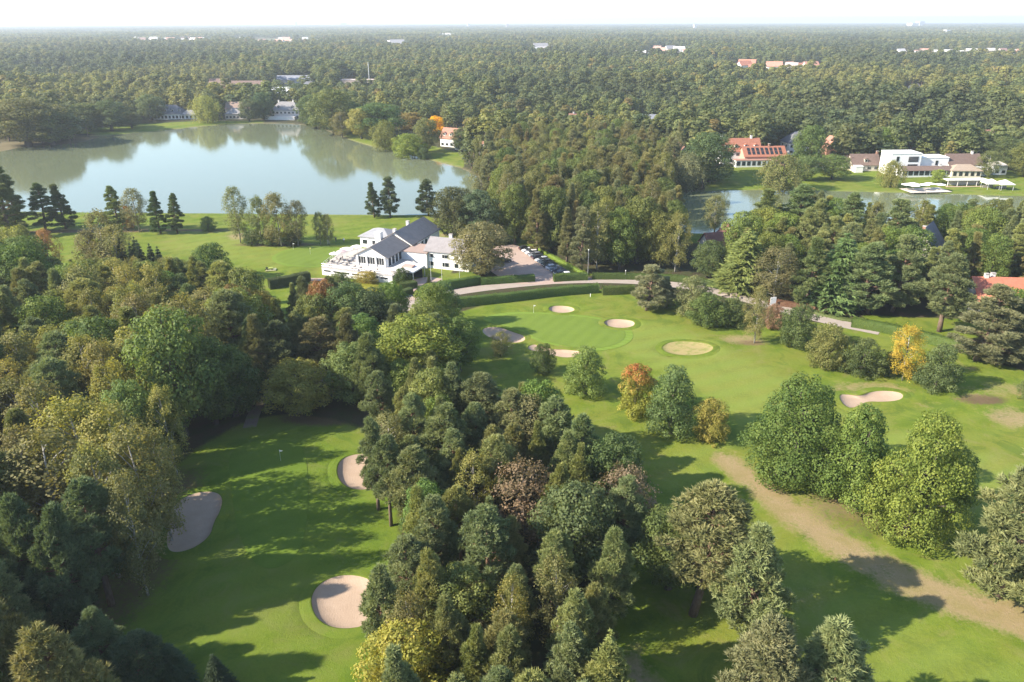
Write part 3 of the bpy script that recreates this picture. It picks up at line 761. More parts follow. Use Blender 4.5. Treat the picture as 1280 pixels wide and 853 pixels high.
DARK = (.052, .082, .028); MID = (.082, .125, .032); LIGHT = (.13, .18, .042); YEL = (.20, .19, .035); OLV = (.115, .125, .042)
# --- lone trees on the open grass beside the putting green and along the fairway
hero('beech_tree', 680, 470, 431, 29, (.062, .088, .03), 'small dark round tree alone beside the long thin bunker', variant=0)
hero('birch_tree', 626, 446, 417, 25, (.13, .14, .055), 'thin young tree with see-through crown beside the peanut-shaped bunker')
hero('maple_tree', 731, 498, 436, 58, (.115, .165, .048), 'light green cone-shaped tree alone on the grass below the long bunker', variant=0)
hero('maple_tree', 793, 522, 457, 46, (.15, .17, .035), 'rounded maple turning orange-red at its top', proto=AUT[0])
hero('maple_tree', 838, 548, 459, 66, (.078, .118, .045), 'broad dark green tree between the orange-topped maple and a small yellowish tree', variant=0)
hero('maple_tree', 886, 554, 498, 39, (.15, .155, .04), 'small yellowish-green tree beside the broad dark green tree', variant=1)
hero('oak_tree', 990, 598, 474, 140, (.078, .115, .03), 'large mid-green oak at the upper end of the clump beside the worn sandy track', variant=0, proto=BIG[0])
hero('oak_tree', 1066, 624, 512, 106, (.08, .12, .03), 'middle oak of the three-tree clump beside the worn sandy track', variant=1, proto=BIG[1])
hero('oak_tree', 1133, 668, 521, 140, (.095, .13, .028), 'yellow-green leafy oak at the lower end of the clump beside the worn track', variant=2, proto=BIG[2])
hero('oak_tree', 1170, 650, 560, 64, (.085, .135, .03), 'half-hidden green oak behind the yellow-green one of the clump', variant=0)
hero('bushpine_tree', 1246, 746, 566, 165, (.102, .128, .062), 'grey-green bushy pine below the worn sandy track', variant=2)
hero('bushpine_tree', 1310, 770, 600, 150, (.1, .125, .062), 'grey-green pine at the lower edge of the worn sandy track', variant=0)
hero('beech_tree', 994, 436, 381, 44, (.072, .098, .035), 'dark leafy round tree standing beside the gravel path end', variant=0)
hero('maple_tree', 1033, 462, 403, 47, (.115, .12, .045), 'olive dense egg-shaped tree in the row above the hook-shaped bunker', variant=1)
hero('beech_tree', 1077, 471, 423, 50, (.072, .10, .038), 'low wide dark bush-like tree between the olive and the golden tree', variant=1)
hero('birch_tree', 1128, 474, 408, 36, (.26, .19, .035), 'golden-yellow slender tree above the hook-shaped bunker', variant=1)
hero('beech_tree', 1112, 470, 438, 26, (.075, .10, .04), 'small dark shrub-like tree squeezed beside the golden tree', variant=0)
hero('maple_tree', 1169, 489, 430, 50, (.078, .108, .045), 'dark green tree beside a brown bare patch in the grass', variant=0)
hero('maple_tree', 1283, 502, 466, 24, (.08, .115, .045), 'small dark green tree on the grass below the clipped hedge row', variant=1)
hero('beech_tree', 884, 411, 368, 44, (.068, .10, .03), 'round dark green tree beside the brown weeping birch', variant=0)
hero('beech_tree', 911, 409, 373, 38, (.072, .10, .036), 'round dull green tree touching the weeping birch', variant=1)
hero('beech_tree', 864, 396, 347, 44, (.115, .13, .062), 'grey-olive bushy tree behind two round dark trees', variant=1)
hero('birch_tree', 943, 428, 361, 30, (.21, .145, .065), 'thin brown weeping birch on a bare patch by the path')
hero('beech_tree', 966, 412, 380, 26, (.17, .12, .085), 'low reddish-brown shrub-like tree beside the weeping birch', variant=0)
hero('bushpine_tree', 808, 388, 333, 60, (.125, .145, .09), 'pale grey-green bushy pine at the gap in the long hedge', variant=2)
hero('bushpine_tree', 834, 384, 345, 34, (.11, .13, .08), 'smaller grey-green pine beside the pale bushy one', variant=0)
hero('maple_tree', 556, 414, 355, 54, (.075, .115, .04), 'green conical tree beside the road near the clubhouse entrance', variant=0)
hero('oak_tree', 522, 486, 398, 100, (.155, .185, .04), 'large yellow-green maple towering over the pines near the road', variant=1)
hero('oak_tree', 500, 470, 425, 60, (.13, .16, .04), 'yellow-green tree leaning against the large yellow-green maple', variant=0)
# --- lower edge of the fairway
g_low = 'pines on the grass edge below the fairway'
hero('pine_tree', 866, 768, 613, 132, (.108, .122, .058), 'brownish-green pine with bare orange stem beside the fairway', g_low, 3)
hero('pine_tree', 905, 742, 668, 84, (.08, .105, .05), 'short dark pine behind the brownish-green pine', g_low, 1)
hero('pine_tree', 958, 824, 678, 120, (.125, .15, .075), 'pale-tipped green pine with spreading side branch on the fairway', g_low, 2)
hero('pine_tree', 925, 930, 775, 130, (.13, .15, .085), 'pale blue-green pine beneath the spreading pine', g_low, 0)
hero('pine_tree', 1015, 935, 786, 150, (.12, .15, .075), 'grey-green pine casting a long shadow over the fairway', g_low, 4)
hero('spruce_tree', 752, 905, 782, 44, (.12, .15, .055), 'narrow pointed yellowish conifer at the foot of the central wood', variant=1)
hero('oak_tree', 835, 735, 640, 90, (.06, .085, .028), 'dark leafy oak filling the gap behind the bare-stemmed pine')
# --- trees of the driving range and the lake lawn
g_r = 'trees on the range lawn by the lake'
for bx, by, ty, w, k, c, l in [
    (12,296,205,64,'bushpine_tree',(.085,.11,.05),'big dark pine at the near lake shore beside the range lawn'), (57,288,230,42,'bushpine_tree',(.075,.11,.055),'layered green pine on the range lawn by the big dark pine'),
    (83,287,231,38,'bushpine_tree',(.07,.1,.05),'layered pine with spreading low branches on the range lawn'), (150,288,233,34,'bushpine_tree',(.08,.12,.05),'green pine touching a grey birch on the lake lawn'),
    (175,290,238,30,'birch_tree',(.115,.12,.06),'grey-olive birch touching a green pine on the lake lawn'), (163,287,258,16,'maple_tree',(.28,.15,.04),'small orange-leaved tree under the pine and grey birch'),
    (201,292,240,30,'bushpine_tree',(.06,.095,.04),'dark pine of the pair standing close together on the range'), (222,292,242,28,'bushpine_tree',(.065,.1,.045),'slimmer dark pine of the pair standing close together on the range'),
    (261,291,271,17,'beech_tree',(.09,.13,.05),'tiny round tree alone on the range lawn'), (301,304,236,30,'birch_tree',(.105,.115,.055),'tallest olive birch of the clump in the middle of the range'),
    (328,307,249,27,'birch_tree',(.085,.1,.045),'dark olive tree in the middle of the birch clump'), (352,309,245,34,'birch_tree',(.15,.13,.06),'brownish birch in the clump on the range'),
    (373,308,253,28,'birch_tree',(.095,.09,.05),'dark purplish tree at the end of the birch clump'), (340,309,290,24,'beech_tree',(.07,.1,.035),'low dark bush at the foot of the birch clump'), (315,309,288,20,'beech_tree',(.06,.09,.035),'round bush under the tallest birch of the clump'), (366,309,292,24,'beech_tree',(.06,.085,.035),'dark round bush under the purplish tree'),
    (401,306,267,17,'birch_tree',(.1,.12,.06),'narrow tree of the small twin beside the practice green'), (412,306,269,16,'birch_tree',(.125,.125,.065),'paler narrow tree of the small twin beside the practice green'),
    (267,357,306,46,'beech_tree',(.045,.085,.022),'dense dark green conical tree at the corner of the range'), (468,272,228,30,'bushpine_tree',(.06,.085,.05),'dark pine at the lake edge behind the clubhouse, first of two'), (488,272,222,30,'bushpine_tree',(.065,.09,.055),'taller dark pine at the lake edge behind the clubhouse'),
    (536,270,224,34,'bushpine_tree',(.06,.085,.05),'lone open-crowned pine at the lake edge behind the clubhouse roof'), (20,285,228,30,'bushpine_tree',(.08,.105,.05),'slim pine beside the big dark shore pine')]:
    hero(k, bx, by, ty, w, c, l, g_r)
for bx, by, ty, w, k, c, l in [
    (568,302,236,52,'oak_tree',(.06,.07,.032),'dark bronze-leaved tree behind the white wing of the clubhouse'), (602,304,238,46,'oak_tree',(.055,.085,.05),'dark bluish-green tree behind the car park corner'),
    (586,303,262,30,'beech_tree',(.05,.08,.04),'round dark tree wedged between the bronze and bluish trees'), (604,345,279,62,'oak_tree',(.108,.112,.055),'brownish spreading tree beside the car park and white wing'),
    (628,300,262,36,'oak_tree',(.085,.11,.04),'green tree at the far end of the car park'), (560,268,248,24,'birch_tree',(.1,.1,.05),'small olive birch by the lake behind the bronze tree')]:
    hero(k, bx, by, ty, w, c, l, 'trees around the clubhouse')
for i, (bx, ty) in enumerate([(161,294), (176,297), (185,300), (195,305), (205,309), (170,304)]):
    hero('spruce_tree', bx, 353+i, ty, 20, (.03, .05, .032), 'narrow dark spruce in the short row at the range corner', 'row of dark spruces', 1)
for bx, by, ty, w, c, l in [(136,346,268,46,(.17,.125,.07),'large rust-brown birch in front of the range lawn'), (152,350,284,40,(.17,.14,.065),'brown-olive birch beside the dark spruce row'), (66,345,288,28,(.19,.12,.06),'small orange-brown birch at the lawn edge'), (120,350,290,36,(.16,.13,.065),'dull brown birch at the edge of the range lawn')]:
    hero('birch_tree', bx, by, ty, w, c, l, 'brown birches at the range edge')
# --- wood between the clubhouse and the shaded fairway, trees that stand out
g_m = 'trees between the clubhouse and the shaded green'
for k, bx, by, ty, w, c, l in [
    ('oak_tree',300,440,355,46,(.13,.10,.042),'orange-tinged oak at the corner of the range lawn'), ('oak_tree',332,430,362,40,(.16,.15,.045),'yellowish oak beside the range lawn corner'),
    ('birch_tree',270,450,362,60,(.15,.13,.06),'brown-olive birch in front of the dark conical tree'), ('pine_tree',380,420,348,46,(.09,.115,.065),'bluish-green pine below the clubhouse terrace'),
    ('oak_tree',410,425,350,40,(.15,.085,.045),'reddish-leaved tree below the clubhouse terrace'), ('oak_tree',440,430,355,60,(.06,.092,.035),'dark green oak below the clubhouse terrace steps'),
    ('oak_tree',470,430,362,50,(.055,.085,.04),'deep green oak next to the road bend'), ('spruce_tree',455,440,378,50,(.045,.07,.035),'dark spruce near the road bend'), ('pine_tree',495,440,384,50,(.085,.11,.06),'grey-green pine near the road bend'),
    ('pine_tree',330,500,398,60,(.075,.085,.042),'dark brownish pine beside the sandy yard'), ('pine_tree',356,492,404,64,(.065,.08,.042),'dark pine standing over the sandy yard'), ('pine_tree',410,482,400,60,(.10,.10,.05),'brown-green pine behind the sandy yard'),
    ('pine_tree',438,486,396,50,(.085,.095,.048),'dull green pine beside the brown-green one'), ('oak_tree',375,516,452,70,(.145,.15,.042),'yellow-green rounded tree in front of the sandy yard'), ('oak_tree',445,500,430,60,(.09,.12,.045),'leafy green tree behind the sand bunker'),
    ('pine_tree',468,512,420,56,(.10,.125,.055),'green pine beside the yellow-green maple'), ('oak_tree',232,545,392,96,(.075,.115,.035),'tall dark green oak at the head of the shaded fairway'), ('oak_tree',270,530,425,84,(.06,.095,.028),'dark shaded oak overhanging the head of the fairway'), ('birch_tree',255,500,375,70,(.145,.13,.055),'brown-olive birch above the dark green oak'),
    ('oak_tree',295,520,440,60,(.05,.08,.026),'very dark oak at the inner corner of the fairway')]:
    hero(k, bx, by, ty, w, c, l, g_m)
# --- trees that stand out in the left wood
g_l = 'trees of the wood beside the shaded fairway'
for k, tx, ty, h, w, c, l in [
    ('birch_tree',160,372,16,70,(.17,.14,.065),'pinkish-brown birch rising from the wood'), ('birch_tree',165,415,16,80,(.175,.155,.055),'tall golden-olive birch with pale stem'), ('birch_tree',125,432,15,60,(.18,.15,.06),'straw-coloured birch deep in the wood'),
    ('birch_tree',95,425,15,60,(.16,.15,.055),'olive birch among the pines of the wood'), ('birch_tree',140,455,15,70,(.19,.175,.045),'yellow-olive birch in the middle of the birch belt'), ('birch_tree',85,500,16,90,(.19,.175,.045),'bright yellow birch of the wood'),
    ('birch_tree',130,510,16,90,(.175,.165,.055),'wide olive birch with forked white stem'), ('birch_tree',35,480,15,70,(.165,.14,.06),'brown-olive birch beside the pines'), ('birch_tree',200,490,13,50,(.2,.15,.05),'small orange birch against the dark oak'),
    ('birch_tree',160,540,16,90,(.15,.14,.06),'dull olive birch at the fairway edge'), ('birch_tree',110,570,16,90,(.14,.14,.06),'large brown-green birch near the grey bunker'), ('birch_tree',15,545,15,80,(.19,.135,.065),'rust-brown birch in the lower wood'),
    ('birch_tree',185,540,15,60,(.165,.145,.06),'pale brown birch leaning to the fairway'), ('oak_tree',150,480,14,70,(.09,.13,.045),'green oak crown among yellow birches'), ('pine_tree',100,610,15,100,(.08,.115,.06),'broad grey-green pine near the grey bunker'),
    ('pine_tree',20,620,15,100,(.07,.105,.055),'broad dark pine in the lower wood'), ('pine_tree',60,650,15,100,(.06,.09,.05),'deep green pine in the lower wood'), ('birch_tree',150,600,15,70,(.13,.125,.06),'shaded olive birch over the grey bunker'),
    ('pine_tree',130,760,9,84,(.085,.12,.065),'young pale pine in front of the lower wood'), ('spruce_tree',265,818,6,46,(.035,.055,.032),'small dark spruce at the lower corner of the shaded fairway'), ('spruce_tree',205,806,6,60,(.035,.055,.03),'short dark spruce bush on the fairway edge'), ('pine_tree',165,790,8,80,(.055,.08,.045),'short dark pine behind the young pale pine')]:
    h = h*1.15 if h > 10 else h; p = G(tx, ty, h); tree(k, p.x, p.y, h, w/2/scale_at(p), c, l, g_l)
# --- trees that stand out in the central wood
g_c = 'trees of the central wood between two fairways'
for k, tx, ty, h, w, c, l in [
    ('birch_tree',590,570,13,56,(.165,.155,.05),'golden-olive birch among the central pines'), ('bare_tree',655,582,12,90,(.125,.098,.07),'purplish-brown thin-leaved tree in the central wood'), ('bare_tree',785,592,11,84,(.125,.102,.08),'dull mauve-brown tree at the fairway side of the central wood'),
    ('birch_tree',662,500,13,60,(.165,.125,.075),'pinkish-brown birch in the upper central wood'), ('birch_tree',640,720,13,50,(.17,.155,.05),'small olive-yellow birch deep in the central wood'), ('oak_tree',500,790,11,110,(.175,.175,.04),'yellow-olive bush-like oak at the lower end of the central wood'),
    ('oak_tree',720,615,14,120,(.065,.085,.038),'dark bronze-green oak of the central wood'), ('birch_tree',700,695,13,60,(.125,.125,.055),'brown-olive birch beside the dark oak'), ('pine_tree',708,740,14,70,(.12,.145,.065),'pale green pine in the lower central wood'),
    ('pine_tree',610,640,15,90,(.105,.14,.07),'fresh green pine in the heart of the central wood'), ('pine_tree',520,560,14,90,(.105,.125,.06),'olive pine on the bunker side of the central wood'), ('pine_tree',560,510,14,80,(.10,.13,.06),'grey-green pine in the upper central wood'),
    ('pine_tree',700,500,14,70,(.10,.13,.062),'tall pine at the top edge of the central wood'), ('pine_tree',740,520,14,70,(.085,.12,.055),'dark green pine on the fairway corner of the central wood'), ('pine_tree',600,470,14,70,(.095,.125,.065),'blue-green pine at the head of the central wood'),
    ('oak_tree',765,545,13,80,(.055,.085,.032),'dark leafy oak on the fairway edge of the central wood'), ('pine_tree',640,490,14,60,(.115,.135,.07),'pale pine beside the pinkish-brown birch'), ('birch_tree',480,520,12,60,(.16,.12,.07),'rust-tinged birch above the half-hidden bunker')]:
    p = G(tx, ty, h); tree(k, p.x, p.y, h, w/2/scale_at(p), c, l, g_c)

# --- right wood along the path, trees that stand out
g_w = 'trees of the wood behind the gravel path'
for k, bx, by, ty, w, c, l in [
    ('spruce_tree',925,362,287,66,(.115,.155,.055),'light green layered conifer above the gravel path'), ('birch_tree',968,378,312,50,(.14,.102,.058),'rust-red thin tree among the green pines'), ('bushpine_tree',1005,384,298,64,(.085,.12,.05),'tall green pine beside the rust-red tree'),
    ('spruce_tree',1040,384,292,74,(.085,.125,.05),'large dark layered conifer beside the path'), ('bushpine_tree',1085,392,305,80,(.10,.135,.065),'bluish spreading pine behind the clipped hedge'), ('bushpine_tree',1115,390,296,70,(.105,.14,.07),'pale spreading pine behind the clipped hedge'),
    ('pine_tree',1174,414,322,76,(.10,.12,.06),'tall pine with bare stem behind the clipped hedge'), ('bushpine_tree',1220,450,355,90,(.105,.12,.07),'grey-green pine in front of the red-roofed house'), ('bushpine_tree',1270,452,362,80,(.095,.11,.062),'bushy grey pine beside the red-roofed house'), ('bushpine_tree',1245,455,395,70,(.11,.12,.07),'low grey pine spreading at the hedge end'),
    ('oak_tree',884,348,302,40,(.07,.1,.04),'dark green rounded tree in front of the brown-roofed cottage'), ('birch_tree',893,290,244,28,(.14,.13,.06),'slender olive birch standing out against the water'),
    ('oak_tree',955,320,262,50,(.13,.145,.035),'yellow-green oak behind the light conifer'), ('bushpine_tree',1000,310,232,70,(.085,.12,.055),'broad pine overlooking the channel'), ('bushpine_tree',950,312,238,70,(.10,.135,.055),'bright pine overlooking the channel'),
    ('bushpine_tree',1060,320,243,60,(.09,.125,.06),'pine with bare stems overlooking the channel'), ('bushpine_tree',1110,320,250,66,(.085,.115,.055),'dark pine overlooking the channel')]:
    hero(k, bx, by, ty, w, c, l, g_w)
# --- gardens on the far shore of the channel
g_s = 'garden trees on the far shore of the channel'
for k, bx, by, ty, w, c, l in [
    ('oak_tree',884,228,168,56,(.06,.09,.04),'big dark tree beside the red-roofed villa'), ('willow_tree',858,238,193,44,(.12,.135,.075),'pale willow at the water beside the big dark tree'), ('willow_tree',975,238,194,56,(.125,.135,.055),'round olive willow on the villa lawn'),
    ('oak_tree',1005,226,196,30,(.08,.115,.045),'green garden tree next to the olive willow'), ('oak_tree',1010,210,158,40,(.065,.105,.035),'tall green tree in front of the slate-roofed house'), ('oak_tree',1039,224,193,36,(.07,.11,.035),'round green tree in front of the low bungalow'),
    ('oak_tree',1064,198,158,42,(.075,.11,.04),'green tree behind the low bungalow'), ('oak_tree',1096,200,160,40,(.085,.125,.035),'green tree behind the white-chimney cottage'), ('willow_tree',1113,234,203,34,(.135,.15,.05),'light olive tree beside the white modern villa'),
    ('oak_tree',1252,212,172,44,(.06,.085,.035),'dark tree behind the small white annex'), ('birch_tree',1233,222,190,26,(.11,.12,.05),'olive birch in front of the beige annex'), ('oak_tree',1280,222,180,40,(.09,.11,.035),'olive tree beyond the small white annex'), ('oak_tree',915,178,160,34,(.07,.105,.04),'tree behind the red villa roof'),
    ('maple_tree',1172,232,212,20,(.16,.2,.05),'bright small tree on the lawn of the white villa')]:
    hero(k, bx, by, ty, w, c, l, g_s)
# --- far lake shore and peninsula
g_p = 'trees along the far lake shore'
for k, bx, by, ty, w, c, l in [
    ('oak_tree',452,174,136,30,(.15,.16,.05),'yellow-green tree on the far shore near the point'), ('willow_tree',482,188,152,34,(.13,.14,.045),'drooping olive tree on the peninsula shore'), ('oak_tree',510,196,165,36,(.125,.16,.035),'low bright green tree on the peninsula shore'),
    ('oak_tree',534,190,149,32,(.1,.12,.05),'grey-olive tree beside the bright yellow one'), ('oak_tree',545,176,146,22,(.5,.34,.01),'bright yellow tree beside the pink-roofed house'), ('beech_tree',530,200,184,16,(.06,.09,.035),'small dark bush on the peninsula bank'),
    ('oak_tree',472,172,130,60,(.06,.095,.035),'dark tall tree behind the yellow-green shore tree'), ('willow_tree',260,154,122,38,(.13,.145,.04),'round golden willow on the far shore lawn'), ('oak_tree',36,182,124,84,(.105,.12,.05),'massive olive tree over the sandy beach'), ('oak_tree',66,180,134,60,(.075,.1,.042),'dark tree beside the sandy beach'),
    ('oak_tree',140,164,126,40,(.07,.1,.045),'dark green shore tree beside the reed bank'), ('oak_tree',112,165,130,40,(.1,.12,.045),'olive shore tree near the small lawn'), ('oak_tree',312,152,124,22,(.085,.105,.055),'grey-green tree between two slate villas'), ('oak_tree',330,150,116,24,(.055,.085,.04),'dark tree beside the terrace villa'),
    ('oak_tree',395,160,118,42,(.075,.105,.042),'green tree at the water end of the terrace villa garden'), ('oak_tree',418,168,110,50,(.09,.105,.04),'tall olive tree at the shore point'), ('birch_tree',428,172,140,26,(.13,.12,.06),'pale brown tree at the shore point'), ('oak_tree',375,122,104,30,(.07,.1,.04),'tree in front of the white hall'),
    ('oak_tree',405,150,108,40,(.065,.095,.04),'dark tree behind the shore point'), ('oak_tree',190,150,118,34,(.07,.1,.045),'tree behind the slate mansard villa'), ('oak_tree',165,160,140,24,(.09,.11,.05),'small tree beside the slate mansard villa'), ('oak_tree',578,190,160,26,(.075,.1,.04),'tree beside the pink-roofed peninsula house'), ('oak_tree',440,165,128,34,(.07,.1,.04),'round tree behind the pale brown shore tree'),
    ('maple_tree',518,165,140,40,(.16,.14,.045),'golden-olive tree behind the peninsula trees')]:
    hero(k, bx, by, ty, w, c, l, g_p)

# ------------------------------------------------------------------ buildings
KEEP = []           # (x, y, r) ground that stays free of scattered trees
def keep(p, r): KEEP.append((p[0], p[1], r))
UNITWIN = MB().box(-.5, .5, -.06, .06, 0, 1).mesh('window', GLASS)
UNITFRAME = MB().box(-.5, .5, -.045, .045, 0, 1).mesh('frame', WOOD)
def window(parent, x, y, z, w, h, rot=0.0, frame=(.8, .8, .78), name='window', fr=True):
    o = obj(name, UNITWIN, parent, loc=(x, y, z), rot=rot, scale=(w, 1, h))
    if fr:
        f = obj('frame', UNITFRAME, o, color=frame, loc=(0, 0, -.06), scale=(1+.24/w, 1.15, 1+.24/h))
    return o
def gable_wall(w, d, e, rz, mat=PLASTER):
    V = [(-w/2,-d/2,-.4),(w/2,-d/2,-.4),(w/2,d/2,-.4),(-w/2,d/2,-.4),(-w/2,-d/2,e),(w/2,-d/2,e),(w/2,d/2,e),(-w/2,d/2,e),(-w/2,0,rz),(w/2,0,rz)]
    return MB().add(V, [(3,2,1,0),(0,1,5,4),(2,3,7,6),(1,2,6,9,5),(3,0,4,8,7),(4,5,9,8),(6,7,8,9)])
def gable_roof(w, d, e, rz, o=.45, t=.22):
    s = (rz-e)/(d/2); ze = e-o*s; x0, x1 = -w/2-o, w/2+o; y = d/2+o
    cs = [(-y, ze+t), (0, rz+t), (y, ze+t), (y, ze+.02), (0, rz+.02), (-y, ze+.02)]
    V = [(x0, a, b) for a, b in cs]+[(x1, a, b) for a, b in cs]
    return MB().add(V, [(0,1,7,6),(1,2,8,7),(2,3,9,8),(3,4,10,9),(4,5,11,10),(5,0,6,11),(5,4,1,0),(4,3,2,1),(6,7,10,11),(7,8,9,10)])
def hip_roof(w, d, e, rz, o=.5, t=.2):
    x, y = w/2+o, d/2+o; rx = max(.3, x-y*.9)
    V = [(-x,-y,e),(x,-y,e),(x,y,e),(-x,y,e),(-x,-y,e+t),(x,-y,e+t),(x,y,e+t),(-x,y,e+t),(-rx,0,rz),(rx,0,rz)]
    return MB().add(V, [(3,2,1,0),(0,1,5,4),(1,2,6,5),(2,3,7,6),(3,0,4,7),(4,5,9,8),(5,6,9),(6,7,8,9),(7,4,8)])
def block(root, x, y, w, d, e, rz, wall, roof, kind='gable', rot=0.0, rows=1, nwin=4, dormers=0, chim=(), z=0.0, winh=1.3, winw=None, fr=True, side=True, solar=False):
    """one volume of a house: wall, roof, windows, dormers, chimneys, all children of the house"""
    T = Matrix.Translation((x, y, z)) @ Matrix.Rotation(rot, 4, 'Z')
    def put(o):
        o.matrix_basis = T @ o.matrix_basis; return o
    if kind == 'gable': wm = gable_wall(w, d, e, rz)
    else: wm = MB().box(-w/2, w/2, -d/2, d/2, -.4, e)
    put(wm.build('wall', PLASTER, root, wall))
    if kind == 'gable': rf = gable_roof(w, d, e, rz).build('roof', ROOF, root, roof)
    elif kind == 'hip': rf = hip_roof(w, d, e-.05, rz).build('roof', ROOF, root, roof)
    else: rf = MB().box(-w/2-.15, w/2+.15, -d/2-.15, d/2+.15, e, e+.3).build('roof', PLASTER, root, roof)
    put(rf)
    ww = winw or min(1.6, w/nwin*.55) if nwin else 1
    for r in range(rows):
        zz = .8+r*(e/max(1, rows))
        for i in range(nwin):
            put(window(root, -w/2+(i+.5)*w/nwin, -d/2-.03, zz, ww, min(winh, e/max(1, rows)-1.1), 0, fr=fr))
        if side:
            for s in (-1, 1):
                for yy in (-d/5, d/5): put(window(root, s*(w/2+.03), yy, zz, 1.1, min(winh, e/max(1, rows)-1.1), math.pi/2, fr=fr))
    for i in range(dormers):
        xx = -w/2+(i+.5)*w/dormers; yy = -d/2*.62; zb = e+(rz-e)*.22
        dm = MB().box(-.8, .8, -.9, 1.2, 0, 1.5).build('dormer', PLASTER, root, wall, loc=(xx, yy, zb)); put(dm)
        MB().add([(-1, -1.1, 1.5), (1, -1.1, 1.5), (1, 1.3, 1.5), (-1, 1.3, 1.5), (0, -1.1, 2.1), (0, 1.3, 2.1)], [(0,1,4),(3,5,2),(0,4,5,3),(1,2,5,4),(3,2,1,0)]).build('dormer_roof', ROOF, dm, roof)
        window(dm, 0, -.93, .3, 1.0, 1.0, 0, fr=fr)
    for cx, cy_, ch in chim:
        c = MB().box(-.45, .45, -.4, .4, -1.4, ch).build('chimney', PLASTER, root, (.75, .72, .68) if wall[0] > .5 else (.3, .17, .12), loc=(cx, cy_, rz)); put(c)
        MB().box(-.55, .55, -.5, .5, ch, ch+.15).build('chimney_cap', PLASTER, c, (.4, .36, .33))
    if solar:
        s = math.atan2(rz-e, d/2); L = math.hypot(rz-e, d/2)
        for i in range(8):
            for j in range(2):
                t = .28+.36*j; yy = -d/2*(1-t); zc = e+(rz-e)*t+.34
                p_ = MB().box(-.7, .7, -L*.16, L*.16, -.03, .03).build('solar_panel', GLASS, root, loc=(-w*.38+i*w*.76/7, yy, zc)); p_.rotation_euler = (s, 0, 0)
                p_.matrix_basis = T @ (Matrix.Translation(p_.location) @ Matrix.Rotation(s, 4, 'X'))
    return T
WHT = (.72, .71, .68); CREAM = (.62, .55, .43); BRICK = (.32, .17, .11); RED = (.35, .15, .10); PINKR = (.36, .19, .14); SLATE = (.17, .17, .185); BRN = (.17, .12, .10); GREYR = (.27, .26, .265)
def villa(px, py, rot, label, blocks, cat='house', name='villa', group=None, clear=12, front=0):
    p = G(px, py); root = empty(name, (p.x, p.y, ground_z(p.x, p.y)), rot, label, cat, group)
    for b in blocks: block(root, **b)
    keep(p, clear); keep((p.x*.96, p.y*.96), clear)
    for q in np.arange(0, front, 12.0): keep((p.x*(1-q/p.y), p.y-q), clear*.8)
    return root
# ---- far shore of the channel
villa(930, 206, .06, 'white-walled villa with long red tiled roofs, chimneys and solar panels', [
    dict(x=-1, y=8, w=20, d=10, e=6.2, rz=11.6, wall=WHT, roof=RED, rows=2, nwin=6, dormers=4, chim=((-9.2, 0, 1.6), (6, 0, 1.4)), fr=False),
    dict(x=9, y=1, w=21, d=10, e=4.6, rz=8.6, wall=(.5, .3, .22), roof=RED, rows=1, nwin=7, dormers=0, solar=True, chim=((3, 0, 1.2),), fr=False),
    dict(x=2, y=-5.5, w=18, d=4.5, e=3.1, rz=3.5, wall=WHT, roof=PINKR, kind='flat', rows=1, nwin=7, winh=2.0, winw=1.7, fr=False)], clear=22)
villa(1012, 194, .1, 'slate-roofed villa with red brick gable behind the tall green tree', [
    dict(x=-2, y=6, w=20, d=11, e=6, rz=11.5, wall=WHT, roof=SLATE, kind='hip', rows=2, nwin=6, chim=((4, 0, 1.2),), fr=False),
    dict(x=11, y=-2, w=8, d=10, e=5, rz=9.5, wall=BRICK, roof=PINKR, rot=math.pi/2, rows=1, nwin=3, fr=False)], clear=16)
villa(1036, 211, -.05, 'low bungalow with brown roof and beige gable', [dict(x=0, y=2, w=14, d=8, e=2.8, rz=5.8, wall=CREAM, roof=BRN, rows=1, nwin=4, fr=False), dict(x=9, y=0, w=7, d=8, e=2.8, rz=6, wall=CREAM, roof=BRN, rot=math.pi/2, nwin=2, fr=False)], clear=12)
villa(1079, 213, .0, 'small brown-roofed cottage with white end chimney', [dict(x=0, y=2, w=13, d=8.5, e=3, rz=7.2, wall=(.5, .45, .38), roof=BRN, rows=1, nwin=4, chim=((6.1, 0, 1.4),), dormers=1, fr=False), dict(x=-4.6, y=-4.2, w=3.6, d=3.2, e=2.6, rz=2.8, wall=WHT, roof=WHT, kind='flat', nwin=0, side=False)], clear=13)
pv = villa(1158, 219, .03, 'large white modern villa with flat-roofed tower and loggia', [
    dict(x=-11, y=5, w=14, d=10, e=9.6, rz=9.9, wall=(.8, .79, .76), roof=(.8, .79, .76), kind='flat', rows=1, nwin=0, side=False),
    dict(x=3, y=6, w=14, d=9, e=7.4, rz=7.7, wall=(.8, .79, .76), roof=(.8, .79, .76), kind='flat', rows=1, nwin=0, side=False),
    dict(x=18, y=5, w=15.5, d=9, e=4.4, rz=8.6, wall=WHT, roof=BRN, rows=1, nwin=6, winh=2.0, chim=((4.5, 0, 1.2),), fr=False),
    dict(x=-3, y=-2.6, w=23, d=5.5, e=3.0, rz=4.4, wall=WHT, roof=BRN, rows=1, nwin=9, winh=1.9, winw=2.0, chim=((7, 0, .9),), fr=False)], clear=24)
for (x, z, w, h) in ((-7.6, 6.0, 4.6, 2.4), (-7.6, 2.9, 4.6, 2.0), (-15, 6.2, 1.2, 2.2), (-15, 3.0, 1.2, 1.9), (4.5, 4.2, 1.1, 2.0)):
    window(pv, x, -.05 if x < -1 else 1.45, z, w, h, fr=False)
villa(1203, 221, -.06, 'beige low annex with tiled roof beside the white modern villa', [dict(x=0, y=1, w=13, d=8, e=3, rz=5.4, wall=CREAM, roof=(.33, .26, .2), kind='hip', rows=1, nwin=5, winh=1.8, fr=False), dict(x=9, y=4, w=6, d=5, e=3.3, rz=3.6, wall=WHT, roof=WHT, kind='flat', nwin=2)], clear=12)
